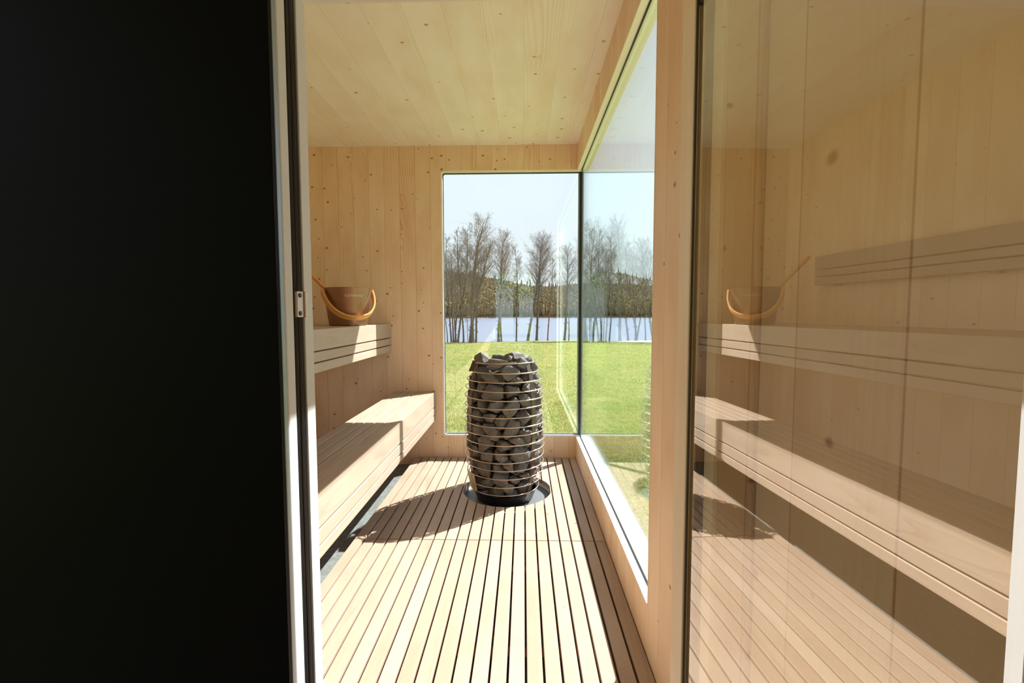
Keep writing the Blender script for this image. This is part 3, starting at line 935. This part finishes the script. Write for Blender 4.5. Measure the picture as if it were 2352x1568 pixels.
(6,1.07,0.1706,-0.032,0.406,-0.53,-0.89,0.89),(12,1.05,-0.0942,0.0678,0.4067,0.24,3.09,-1.06),(2,1.26,0.1754,0.0535,0.4079,0.14,1.45,-2.92),(10,1.06,-0.149,0.0758,0.4089,-1.81,-0.34,1.95),(4,1.26,0.0336,0.0421,0.4098,2.21,-0.56,-0.43),(1,1.01,-0.1754,0.0045,0.4109,-0.51,-0.93,-2.74),
(2,1.11,0.0981,-0.0347,0.414,-0.6,-0.21,-0.37),(5,1.14,0.0631,0.169,0.4143,0.26,-1.36,0.69),(6,1.04,0.1615,-0.099,0.4173,1.84,-1.03,0.96),(0,1.21,0.1048,0.1072,0.4207,-0.58,-0.22,0.76),(11,1.03,0.0476,0.1142,0.4232,-0.08,-1.15,-0.09),(11,1.34,0.0895,-0.1335,0.4289,-0.74,0.77,-2.95),
(3,1.31,0.0004,-0.1562,0.4299,1.22,2.5,0.65),(12,1.23,0.0291,-0.0682,0.4338,0.56,-0.04,-1.6),(10,1.05,0.0106,0.1611,0.442,2.52,-0.07,1.09),(12,1.07,-0.1346,-0.1125,0.4445,-2.09,-2.25,-0.02),(3,1.05,-0.0395,0.0706,0.445,1.56,-0.63,-1.27),(6,1.18,-0.0642,-0.1315,0.4454,0.25,-0.09,-1.53),
(0,1.07,0.1179,0.0242,0.4491,0.54,-0.25,-0.89),(5,1.32,-0.1639,0.055,0.4572,-0.52,-0.58,-2.28),(6,1.2,-0.147,-0.022,0.4578,-1.52,-0.11,-2.52),(6,1.08,-0.0804,0.036,0.4593,1.15,-0.08,-1.17),(13,1.08,-0.0559,0.1673,0.4595,2.66,0.49,0.2),(12,1.07,-0.0161,-0.0036,0.4622,-0.85,0.26,-0.81),
(4,1.0,-0.1077,-0.0683,0.4622,-0.28,-0.36,-2.38),(12,1.19,-0.0474,-0.0413,0.4624,-0.76,0.9,-0.86),(6,1.08,0.1143,-0.0779,0.4668,-1.44,0.22,2.75),(6,1.28,-0.0682,0.1136,0.4683,0.3,0.1,-2.92),(7,1.22,0.0153,-0.1069,0.4722,2.66,-0.36,1.14),(8,1.23,0.0569,-0.0079,0.4794,-0.35,0.29,0.14),
(6,1.29,0.004,0.0794,0.4801,0.04,-2.53,0.11),(12,1.17,0.0132,0.1565,0.4866,0.01,-0.04,1.97),(4,1.33,0.1118,0.1122,0.4897,-0.65,-0.01,2.87),(9,1.21,0.082,0.037,0.4901,-1.88,0.66,2.14),(12,1.27,-0.0939,-0.1271,0.497,-0.92,-0.39,-2.39),(5,1.06,-0.1082,0.0222,0.4977,0.41,3.02,1.28),
(3,1.31,0.1548,0.0461,0.498,-0.15,-0.29,1.74),(2,1.22,0.0437,-0.174,0.5003,-1.63,-0.84,0.56),(4,1.23,-0.0342,-0.1485,0.504,2.78,0.34,1.16),(10,1.02,-0.0132,-0.0504,0.512,-0.02,-0.13,-1.54),(9,1.17,-0.1152,0.1328,0.5124,1.61,0.32,0.72),(2,1.29,0.1681,-0.0304,0.5162,-1.46,-1.67,0.12),
(6,1.24,-0.0309,0.1669,0.5176,-2.78,-0.16,-0.28),(6,1.04,0.1058,-0.064,0.5192,-2.43,0.25,1.49),(10,1.08,0.0478,-0.0796,0.5197,-0.88,0.22,-1.39),(10,1.06,-0.1293,0.0486,0.5209,2.9,-0.07,-0.56),(6,1.01,-0.0961,-0.058,0.5223,3.05,-0.49,-1.02),(13,1.27,0.1092,-0.1441,0.5233,0.8,-2.12,1.33),
(5,1.25,0.0825,0.0893,0.5247,0.79,0.02,-1.25),(10,1.1,-0.0569,0.0175,0.5251,0.06,-0.29,0.9),(10,1.18,-0.1511,-0.0686,0.5292,-0.14,-0.6,-0.71),(10,1.15,0.0885,0.1423,0.5314,0.02,0.62,2.93),(9,1.21,0.0201,0.0482,0.5392,0.76,0.3,-1.71),(4,1.08,-0.1759,0.0126,0.5419,-2.6,1.19,-0.25),
(10,1.13,-0.0097,-0.0925,0.5499,-0.43,-0.13,-1.89),(6,1.23,-0.1099,0.1052,0.5517,-2.16,1.01,-0.19),(12,1.14,0.0967,-0.0241,0.5541,0.91,-2.96,0.69),(12,1.11,-0.0969,0.0504,0.5561,0.38,2.82,0.37),(6,1.05,0.0329,0.0024,0.5673,0.11,-0.39,0.89),(11,1.28,-0.0174,0.1127,0.5674,2.62,-0.09,-0.04),
(6,1.15,-0.0429,-0.028,0.5692,0.21,-2.92,-1.58),(4,1.33,0.1287,0.0438,0.5696,-3.0,-0.11,0.8),(5,1.19,0.0265,0.1867,0.5754,2.35,-0.56,-0.96),(1,1.08,-0.1081,-0.0304,0.5755,0.55,-1.2,-0.21),(1,1.29,-0.0567,-0.1568,0.5811,-1.69,-0.17,-0.32),(3,1.03,-0.162,0.0736,0.5816,-0.27,1.93,0.93),
(8,1.25,0.0453,-0.1359,0.5824,-0.46,0.23,0.91),(13,1.25,0.1214,-0.1027,0.5855,-0.76,0.34,0.94),(11,1.05,0.0351,-0.052,0.5938,-0.45,2.88,-0.39),(8,1.14,-0.1038,-0.1014,0.5939,-0.41,0.59,0.59),(9,1.05,0.0016,0.0618,0.5963,0.13,0.85,-3.1),(1,1.32,0.0781,0.1051,0.6041,0.49,2.98,1.12),
(0,1.09,-0.1615,-0.0289,0.6056,-1.1,1.02,-1.21),(2,1.2,0.1473,-0.0521,0.6083,-0.2,0.13,1.18),(11,1.08,-0.0085,0.0082,0.6113,2.06,1.87,-0.53),(13,1.15,-0.1509,0.0364,0.6172,-2.93,1.11,-0.05),(12,1.08,-0.0885,0.0113,0.6238,1.89,-1.0,-0.44),(6,1.3,-0.0883,0.0873,0.6245,-2.45,-0.19,2.07),
(3,1.21,-0.0389,-0.0465,0.626,0.13,0.43,-0.18),(9,1.17,0.0414,-0.1277,0.6261,0.77,2.85,-0.48),(11,1.05,-0.0313,0.1267,0.6297,1.69,0.41,1.14),(4,1.06,0.0215,0.1464,0.6312,0.49,-0.52,0.15),(2,1.33,0.1254,0.0347,0.6345,-2.53,-0.31,0.21),(1,1.04,0.0583,0.0159,0.6384,0.03,0.93,-2.25),
(8,1.01,-0.1325,-0.0306,0.6462,-1.12,-0.01,0.33),(2,1.29,0.112,-0.0598,0.6475,-2.77,-0.3,-1.41),(4,1.15,-0.0249,-0.1156,0.648,-0.05,-0.98,1.57),(10,1.03,-0.0656,-0.1342,0.6486,1.11,-2.99,-0.57),(3,1.27,0.0365,-0.0656,0.651,-1.02,-0.06,-1.35),(6,1.18,-0.0989,-0.0803,0.6562,2.17,-1.98,-0.12),
(10,1.3,-0.0153,0.043,0.668,-1.24,-0.25,-0.75),(9,1.2,-0.0493,0.1399,0.6688,1.11,-2.9,0.46),(9,1.06,0.0277,0.0627,0.6697,2.31,0.02,-1.01),(0,1.3,0.098,0.0942,0.6717,-2.42,-0.6,-1.21),(5,1.0,-0.014,-0.0309,0.6774,3.14,0.28,0.13),(12,1.27,0.0357,-0.1535,0.68,-0.93,0.05,-2.83),
(13,1.28,-0.12,0.0454,0.6888,-1.33,-3.03,-0.1),(11,1.26,0.1213,0.0015,0.696,-0.99,2.58,-0.24),(5,1.1,0.0389,-0.0717,0.7029,-0.39,-0.14,0.01),(3,1.13,-0.124,-0.0149,0.7033,0.34,-2.9,0.29),(3,1.1,-0.0597,-0.0003,0.7073,1.6,-0.03,-1.05),(11,1.16,0.0514,0.1287,0.7136,0.79,-0.89,-0.65),
(13,1.26,-0.0927,0.0714,0.7187,2.15,1.06,-0.24),(11,1.22,0.0519,-0.0099,0.7193,2.21,0.33,0.16),(13,1.15,0.0912,-0.1093,0.7203,1.0,-2.27,1.16),(6,1.13,-0.0269,0.12,0.7216,-1.21,0.21,2.94),(2,1.23,-0.026,-0.1259,0.7275,0.61,-0.05,3.01),(7,1.31,0.0359,0.0641,0.7312,2.17,-0.56,-0.56),
(5,1.28,0.0872,-0.0304,0.7428,0.26,-0.18,-0.06),(3,1.27,-0.1105,-0.0643,0.7529,2.74,0.18,-1.08),(6,1.2,-0.0511,0.0565,0.7651,-0.99,1.37,-0.62),(2,1.29,-0.0301,-0.0306,0.7651,1.77,1.0,-1.21),(10,1.31,-0.1095,0.0019,0.7684,1.39,-0.23,2.42),(1,1.2,0.0234,-0.0977,0.7684,0.44,-0.14,-1.4),
(6,1.28,0.1168,0.0214,0.7719,0.13,-2.6,1.45)]
ORD = ['topmost', 'second', 'third', 'fourth', 'fifth', 'sixth', 'seventh', 'eighth', 'ninth', 'tenth', 'eleventh', 'twelfth', 'thirteenth', 'fourteenth', 'fifteenth', 'lowest']
NUM = ['leftmost', 'second from the left', 'third from the left', 'fourth from the left', 'fifth from the left', 'sixth from the left', 'seventh from the left', 'eighth from the left', 'ninth from the left', 'tenth from the left', 'eleventh from the left', 'twelfth from the left']
stone_me = []
from mathutils import noise as mnoise
for k in range(14):
    b = stone_bm(k)
    bmesh.ops.dissolve_limit(b, angle_limit=math.radians(11), verts=b.verts, edges=b.edges)
    bmesh.ops.bevel(b, geom=list(b.edges), offset=.0042, segments=2, profile=.6, affect='EDGES', clamp_overlap=True)
    bmesh.ops.triangulate(b, faces=b.faces)
    bmesh.ops.subdivide_edges(b, edges=[e for e in b.edges if e.calc_length() > .016], cuts=2, use_grid_fill=True)
    bmesh.ops.triangulate(b, faces=b.faces)
    for v in b.verts:
        p = v.co * 55 + Vector((k * 7.3, 0, 0))
        v.co += v.co.normalized() * (mnoise.noise(p) * .0034 + mnoise.noise(p * 3) * .0012)
    for f in b.faces: f.smooth = True
    me = bpy.data.meshes.new('sauna_stone'); b.to_mesh(me); b.free()
    me.set_sharp_from_angle(angle=math.radians(28))
    me.materials.append(M['rock']); stone_me.append(me)
recs = []
for (k, s, x, y, z, ex, ey, ez) in STONES:
    if z > .756:
        continue
    o = bpy.data.objects.new('sauna_stone', stone_me[k]); COL.objects.link(o)
    f_ = 1.035 + .065 * max(0, min(1, (z - .58) / .12))
    x *= f_; y *= f_
    o.location = (SX + x, SY + y, z); o.scale = (s, s, s); o.rotation_euler = (ex, ey, ez)
    o['category'] = 'stone'
    o['group'] = 'stones in the wire heater'
    r = math.hypot(x, y)
    gi = sum(1 for q in ZR if q > z)      # rings above
    outer = r > rprof(z) - .088
    if z > .722:
        cell = ('top', 0)
    elif outer and y < .05:
        cell = ('front', gi)
    elif outer:
        cell = ('back', gi)
    else:
        cell = ('core', gi)
    recs.append([cell, x / (2.6 + y), o])
cells = {}
for c, x, o in recs:
    cells.setdefault(c, []).append((x, o))
for c, L_ in cells.items():
    L_.sort(key=lambda q: q[0])
    ring = ORD[min(c[1], 16) - 1] if c[1] > 1 else 'first'
    ring = 'lowest wire ring' if c[1] >= 16 else '%s wire ring from the top' % ring
    for i, (x, o) in enumerate(L_):
        w = NUM[i] if i < len(NUM) else 'rightmost'
        if i == len(L_) - 1 and i > 0: w = 'rightmost'
        if c[0] == 'top':
            o['label'] = 'rough grey sauna stone heaped on top of the heater, ' + w
        elif c[0] == 'front':
            o['label'] = 'grey stone below the %s, %s' % (ring, w)
        elif c[0] == 'back':
            o['label'] = 'grey stone at the back below the %s, %s' % (ring, w.replace(' from the left', ' from left'))
        else:
            o['label'] = 'dark grey stone buried inside, below the ' + ring
            o['group'] = 'stones buried inside below the ' + ring

# ------------------------------------------------------------------ outdoors
def gz(x, y):
    d = math.hypot(x, y)
    return -.35 - max(0.0, d - 5) * .0352 - .0 * x
def shore(x):
    return 43 + 6 / (1 + math.exp(-(x + .5) / 1.2))
bm = bmesh.new()
gx = [-160, -80, -40, -22, -14, -9, -6, -4, -2.5, -1.2, 0, 1.2, 2.5, 4, 6, 8, 11, 15, 22, 40, 80, 160]
gy = [-60, -30, -15, -8, -4, -1.7, 0, 1.5, 3, 4, 5, 6, 8, 10, 13, 17, 22, 28, 34, 40]
rows = []
for yy in gy:
    rows.append([bm.verts.new((x, yy, gz(x, yy) if yy > 0 else -.35)) for x in gx])
rows.append([bm.verts.new((x, shore(x), gz(0, shore(x)) + .02 * math.sin(x * 2.1))) for x in gx])
rows.append([bm.verts.new((x, shore(x) + 1.6, -3.2)) for x in gx])
for p, q in zip(rows, rows[1:]):
    for i in range(len(gx) - 1):
        bm.faces.new((p[i], p[i + 1], q[i + 1], q[i]))
lawn = finish('lawn', bm, M['lawn'])
lawn['kind'] = 'structure'; lawn['label'] = 'green lawn sloping down to the lake'
bm = bmesh.new(); vs4 = [bm.verts.new(c) for c in ((-700, 38, -2.6), (700, 38, -2.6), (700, 420, -2.6), (-700, 420, -2.6))]
bm.faces.new(vs4)
lk = finish('lake', bm, M['water']); lk['kind'] = 'structure'; lk['label'] = 'calm blue-grey lake beyond the bare trees'
# hills across the lake
rh = random.Random(21)
def hill_h(x):
    return 29 + 16 * math.exp(-((x + 62) / 52.0) ** 2) + 6 * math.exp(-((x - 70) / 30.0) ** 2) + 5 * mnoise.noise(Vector((x * .02, 3, 0))) - 4 * math.exp(-((x - 18) / 28.0) ** 2)
def far_y(x):
    return 330 + 25 / (1 + math.exp(-(x + 10) / 15.0))
bm = bmesh.new()
prev = None
for i in range(121):
    x = -420 + 7 * i
    fy = far_y(x); h = hill_h(x) * .62
    row = [bm.verts.new((x, fy, -2.7)), bm.verts.new((x, fy + 6, -1.2)), bm.verts.new((x, fy + 35, h * .45)), bm.verts.new((x, fy + 75, h)), bm.verts.new((x, fy + 130, h * .8)), bm.verts.new((x, fy + 200, -3))]
    if prev:
        for a, b in zip(zip(prev, prev[1:]), zip(row, row[1:])):
            bm.faces.new((a[0], b[0], b[1], a[1]))
    prev = row
hl = finish('far_hillside', bm, M['hill'], smooth=True); hl['kind'] = 'structure'; hl['label'] = 'olive brown wooded hillside across the lake'

def mesh_from_arrays(name, V, F, mat):
    me = bpy.data.meshes.new(name)
    me.from_pydata(V, [], F)
    me.materials.append(mat)
    o = bpy.data.objects.new(name, me); COL.objects.link(o)
    return o
def crown_cloud(conifer, n, seed):
    rn = random.Random(seed)
    V, F = [], []
    for q in range(n):
        x = rn.gauss(0, 1) * 105
        d = rn.random() ** .8 * 85
        fy = far_y(x); h = hill_h(x) * .62
        y = fy + 4 + d
        z = -1.2 + (h * .45 + 1.2) * min(1, d / 35.0) if d < 35 else h * .45 + (h * .55) * (d - 35) / 40.0
        if d > 75: z = h
        if conifer:
            H = rn.uniform(9, 15); w = rn.uniform(1.4, 2.4); n_, tiers = 7, 5
            for t_ in range(tiers):
                z0 = z + H * (.1 + .16 * t_); z1 = z0 + H * .30; r0 = w * (1 - t_ / (tiers + .6))
                b0 = len(V)
                for k in range(n_):
                    a = 2 * PI * k / n_ + rn.random() * .5
                    rr = r0 * rn.uniform(.75, 1.15)
                    V.append((x + rr * math.cos(a), y + rr * math.sin(a), z0 + rn.uniform(-.3, .3)))
                V.append((x, y, z1))
                for k in range(n_): F.append((b0 + k, b0 + (k + 1) % n_, b0 + n_))
        else:
            H = rn.uniform(4.5, 9.5); w = rn.uniform(.6, 1.25)
            b0 = len(V); nn, mm = 5, 5
            for j in range(1, mm):
                ph = PI * j / mm
                for k in range(nn):
                    a = 2 * PI * k / nn + j * .4
                    rr = w * math.sin(ph) ** .7 * rn.uniform(.45, 1.5)
                    V.append((x + rr * math.cos(a), y + rr * math.sin(a), z + H * (.55 + .45 * math.cos(ph)) + rn.uniform(-.5, .5)))
            V.append((x, y, z + H)); V.append((x, y, z))
            for j in range(mm - 2):
                for k in range(nn):
                    F.append((b0 + j * nn + k, b0 + j * nn + (k + 1) % nn, b0 + (j + 1) * nn + (k + 1) % nn, b0 + (j + 1) * nn + k))
            T_ = len(V) - 2
            for k in range(nn):
                F.append((b0 + k, T_, b0 + (k + 1) % nn)); F.append((b0 + (mm - 2) * nn + k, b0 + (mm - 2) * nn + (k + 1) % nn, T_ + 1))
    return V, F
V, F = crown_cloud(False, 20000, 5)
tag(mesh_from_arrays('far_forest', V, F, M['forest']), 'olive brown leafless forest covering the far shore of the lake', 'forest', None, 'stuff')
V, F = crown_cloud(True, 420, 6)
tag(mesh_from_arrays('far_conifers', V, F, M['conifer']), 'dark green spruces scattered through the far shore forest', 'conifers', None, 'stuff')

# bare alders on the near shore
def bare_tree(seed, H=12.0, first=.28, spread=.22, stems=1, n1=46, rad=.15, droop=.0):
    n1 = int(n1 * 1.8); spread *= .78; first = min(.5, first + .12)
    rn = random.Random(seed)
    tr = bmesh.new(); tw = bmesh.new()
    def rnd_dir(d, ang):
        a = Vector((rn.gauss(0, 1), rn.gauss(0, 1), rn.gauss(0, 1)))
        a = (a - a.dot(d) * d).normalized()
        return (d * math.cos(ang) + a * math.sin(ang)).normalized()
    for s in range(stems):
        base = Vector((rn.uniform(-.25, .25), rn.uniform(-.2, .2), -.3)) if stems > 1 else Vector((0, 0, -.3))
        lean = Vector((rn.gauss(0, .035) + (.06 * (s * 2 - stems + 1) if stems > 1 else 0), rn.gauss(0, .03), 1))
        pts = []; p = base.copy(); d = lean.normalized(); Hs = H * (1 if s == 0 else rn.uniform(.78, .95))
        nseg = 16
        for i in range(nseg + 1):
            pts.append(p.copy())
            d = (d + Vector((rn.gauss(0, .035), rn.gauss(0, .035), .03))).normalized()
            p = p + d * Hs / nseg
        rads = [rad * (1 - .93 * (i / nseg) ** .9) * (1.35 if i == 0 else 1) + .012 for i in range(nseg + 1)]
        tube(tr, pts, rads, 7)
        for b in range(n1):
            f = first + (1 - first) * (b + rn.random()) / n1
            if rn.random() < .12: f = rn.uniform(.1, first)
            k = min(int(f * nseg), nseg - 1); q = pts[k].lerp(pts[k + 1], f * nseg - k)
            up = rn.uniform(.55, .98)
            a = rn.uniform(0, 2 * PI)
            dd = Vector((math.cos(a) * math.sin(up), math.sin(a) * math.sin(up), math.cos(up)))
            shape = math.sin(min(1, max(0, (f - first * .6) / (1 - first * .6))) * PI * .92 + .14) ** .8
            L = H * spread * (0.25 + .85 * abs(shape)) * rn.uniform(.7, 1.2)
            if f < first: L *= .5
            bp = [q]; x = q.copy(); dv = dd
            for j in range(5):
                dv = (dv + Vector((rn.gauss(0, .1), rn.gauss(0, .1), .07 - droop))).normalized(); x = x + dv * L / 5; bp.append(x.copy())
            r0 = rads[k] * .24 + .006
            tube(tw, bp, [r0 * (1 - .8 * j / 5) + .003 for j in range(6)], 4, caps=False)
            for c in range(11):
                t_ = rn.uniform(.2, 1.0); j = min(int(t_ * 5), 4); y = bp[j].lerp(bp[j + 1], t_ * 5 - j)
                dz = rnd_dir((bp[j + 1] - bp[j]).normalized(), rn.uniform(.4, .9)); l2 = L * rn.uniform(.22, .42)
                e1 = y + dz * l2 * .5; dz2 = (dz + Vector((rn.gauss(0, .15), rn.gauss(0, .15), .15))).normalized(); e2 = e1 + dz2 * l2 * .5
                tube(tw, [y, e1, e2], [.0075, .0055, .0035], 3, caps=False)
                for g in range(4):
                    s0 = y.lerp(e2, rn.uniform(.25, 1)); dg_ = rnd_dir(dz2, rn.uniform(.4, 1.0))
                    tube(tw, [s0, s0 + dg_ * l2 * rn.uniform(.3, .55)], [.0045, .0028], 3, caps=False)
    a = bpy.data.meshes.new('trunk'); tr.to_mesh(a); tr.free(); a.materials.append(M['bark'])
    b = bpy.data.meshes.new('branches'); tw.to_mesh(b); tw.free(); b.materials.append(M['twig'])
    return a, b
VAR = [bare_tree(1, spread=.20), bare_tree(2, spread=.15, first=.35, n1=40, rad=.11), bare_tree(3, spread=.24, stems=2, rad=.17),
       bare_tree(4, spread=.13, first=.45, n1=34, rad=.10), bare_tree(5, spread=.27, first=.35, rad=.16), bare_tree(6, spread=.2, stems=3, first=.3, n1=30, rad=.10)]
def px_to_x(px, y):
    return (px - 1203.0) / 1059.0 * y
# (base px, top px, top py, distance, variant, look)
TREES = [
 (1027, 1008, 640, 41, 1, 'small thin bare tree leaning left at the left edge of the back window'),
 (1036, 1030, 528, 41, 3, 'thin bare tree nearest the left edge of the back window'),
 (1043, 1040, 548, 42, 5, 'many-stemmed bare tree second group from the left in the back window'),
 (1051, 1052, 511, 41, 1, 'slim straight bare tree left of the tallest one'),
 (1064, 1063, 514, 41, 3, 'slim bare tree standing just left of the tallest double trunk'),
 (1074, 1068, 690, 40, 3, 'short crooked bare sapling beside the tallest double trunk'),
 (1085, 1088, 494, 40, 2, 'tallest bare tree with a thick double trunk in the back window'),
 (1093, 1130, 512, 41, 1, 'bare tree leaning strongly to the right beside the tallest double trunk'),
 (1145, 1138, 535, 43, 4, 'dark bare tree just right of the leaning one'),
 (1152, 1155, 548, 45, 1, 'thin bare tree behind the dark one near the middle of the back window'),
 (1186, 1182, 553, 48, 3, 'pale slender bare tree in the middle of the back window'),
 (1212, 1212, 535, 49, 4, 'open-crowned bare tree right of the window middle'),
 (1233, 1242, 540, 48, 0, 'dark bare tree with a thick trunk right of the window middle'),
 (1258, 1262, 585, 50, 3, 'thin bare tree between the thick trunk and the broad one'),
 (1296, 1283, 562, 48, 4, 'broad spreading bare tree nearest the black corner post'),
 (1306, 1320, 640, 47, 1, 'short bare tree slanting right beside the corner post'),
 (1361, 1360, 508, 47, 2, 'tall bare tree first to the right of the corner post'),
 (1380, 1382, 540, 48, 3, 'slim bare tree second to the right of the corner post'),
 (1398, 1404, 520, 48, 1, 'bare tree in the side window just left of its tallest tree'),
 (1423, 1419, 494, 48, 0, 'tallest bare tree in the side window'),
 (1442, 1436, 506, 49, 1, 'bare tree just right of the tallest one in the side window'),
 (1460, 1463, 548, 48, 5, 'many-stemmed bare tree in the right half of the side window'),
 (1481, 1480, 575, 49, 3, 'thin bare tree near the wooden post in the side window'),
 (1499, 1494, 552, 48, 4, 'bare tree half hidden by the wooden post in the side window'),
]
for i, (bx, tx, ty, dist, v, lab) in enumerate(TREES):
    x = px_to_x(bx, dist); y = dist
    z = gz(0, dist)
    topz = 1 + (718 - ty) / 1059.0 * dist
    H = topz - z
    s = H / 12.0 * .965
    t = thing('bare_tree', (x, y, z), lab, 'tree', 'bare trees along the lake shore')
    wx = px_to_x(tx, dist) - x
    ang = math.atan2(wx, H) - 0.0
    for me, nm in zip(VAR[v], ('trunk', 'branches')):
        o = bpy.data.objects.new(nm, me); COL.objects.link(o); o.parent = t
    t.scale = (s * (.9 if v in (1, 3) else 1), s, s)
    # spin about own axis first, then lean towards +X
    t.rotation_euler = (Matrix.Rotation(ang, 3, 'Y') @ Matrix.Rotation((i * 2.4) % 6.28, 3, 'Z')).to_euler()

# leafy spring trees behind the entry, seen only mirrored in the panes
def leafy(seed):
    rn = random.Random(seed)
    bm = bmesh.new()
    tube(bm, [(0, 0, -.3), (.05, 0, 2), (0, .1, 5), (.1, 0, 8)], [.18, .15, .1, .03], 8)
    a = bpy.data.meshes.new('trunk'); bm.to_mesh(a); bm.free(); a.materials.append(M['bark'])
    V, F = [], []
    for q in range(5200):
        u = rn.random() ** .4; ph = math.acos(rn.uniform(-1, 1)); th = rn.uniform(0, 2 * PI)
        c = Vector((2.6 * u * math.sin(ph) * math.cos(th), 2.6 * u * math.sin(ph) * math.sin(th), 5.6 + 3.6 * u * math.cos(ph)))
        e_ = Vector((rn.gauss(0, 1), rn.gauss(0, 1), rn.gauss(0, 1))).normalized() * .11; g_ = e_.cross(Vector((rn.gauss(0, 1), rn.gauss(0, 1), rn.gauss(0, 1)))).normalized() * .07
        b0 = len(V); V += [c - e_, c + g_, c + e_, c - g_]; F.append((b0, b0 + 1, b0 + 2, b0 + 3))
    b = bpy.data.meshes.new('foliage'); b.from_pydata(V, [], F); b.materials.append(M['leaf'])
    return a, b
LF = leafy(8)
for i, (x, y, s, lab) in enumerate([(-4.2, -17, .9, 'yellow-green leafy tree behind the camera, mirrored left in the pane'), (-.4, -19, 1.0, 'yellow-green leafy tree behind the camera, mirrored middle in the pane'), (4.5, -18, .85, 'yellow-green leafy tree behind the camera, mirrored right in the pane')]):
    t = thing('leafy_tree', (x, y, -.35), lab, 'tree', 'leafy trees mirrored in the window')
    t.scale = (s, s, s); t.rotation_euler = (0, 0, i * 2.0)
    for me, nm in zip(LF, ('trunk', 'foliage')):
        o = bpy.data.objects.new(nm, me); COL.objects.link(o); o.parent = t

# pale sandy strip at the shore on the right
bm = bmesh.new()
pts = []
for k in range(28):
    a = 2 * PI * k / 28
    pts.append((14.0 + 5.4 * math.cos(a), 43.0 + 3.6 * math.sin(a) + .3 * math.sin(3 * a)))
vv = [bm.verts.new((x, y, gz(0, y) + .05)) for x, y in pts]
bm.faces.new(vv)
sd = finish('sand_strip', bm, M['sand']); sd['kind'] = 'structure'; sd['label'] = 'pale sandy strip at the shore on the right'

# grass blades near the sauna
def grass(n, seed):
    rn = random.Random(seed)
    V, F = [], []
    made = 0
    while made < n:
        if rn.random() < .70:
            y = 3.35 * (40 / 3.35) ** rn.random(); x = rn.uniform(-.24 * y, .34 * y)
        else:
            y = rn.uniform(1.2, 7.5); x = rn.uniform(.50, .62 + .38 * y)
        if y < 3.30 and x < .50: continue
        if y > 38 and x > 8: continue
        z = gz(0, y) - .005
        h = rn.uniform(.012, .036) * (1 + .035 * y); w = rn.uniform(.0014, .0028) * (1 + .16 * y)
        a = rn.uniform(0, 2 * PI); ca, sa = math.cos(a), math.sin(a)
        lx, ly = rn.gauss(0, .6) * h, rn.gauss(0, .6) * h
        b0 = len(V)
        V.append((x - w * ca, y - w * sa, z)); V.append((x + w * ca, y + w * sa, z))
        V.append((x + lx * .5 + w * .6 * ca, y + ly * .5 + w * .6 * sa, z + h * .6)); V.append((x + lx, y + ly, z + h))
        F.append((b0, b0 + 1, b0 + 2)); F.append((b0, b0 + 2, b0 + 3))
        made += 1
    return V, F
V, F = grass(210000, 77)
tag(mesh_from_arrays('grass', V, F, M['blade']), 'short spring grass on the lawn outside both windows', 'grass', None, 'stuff')
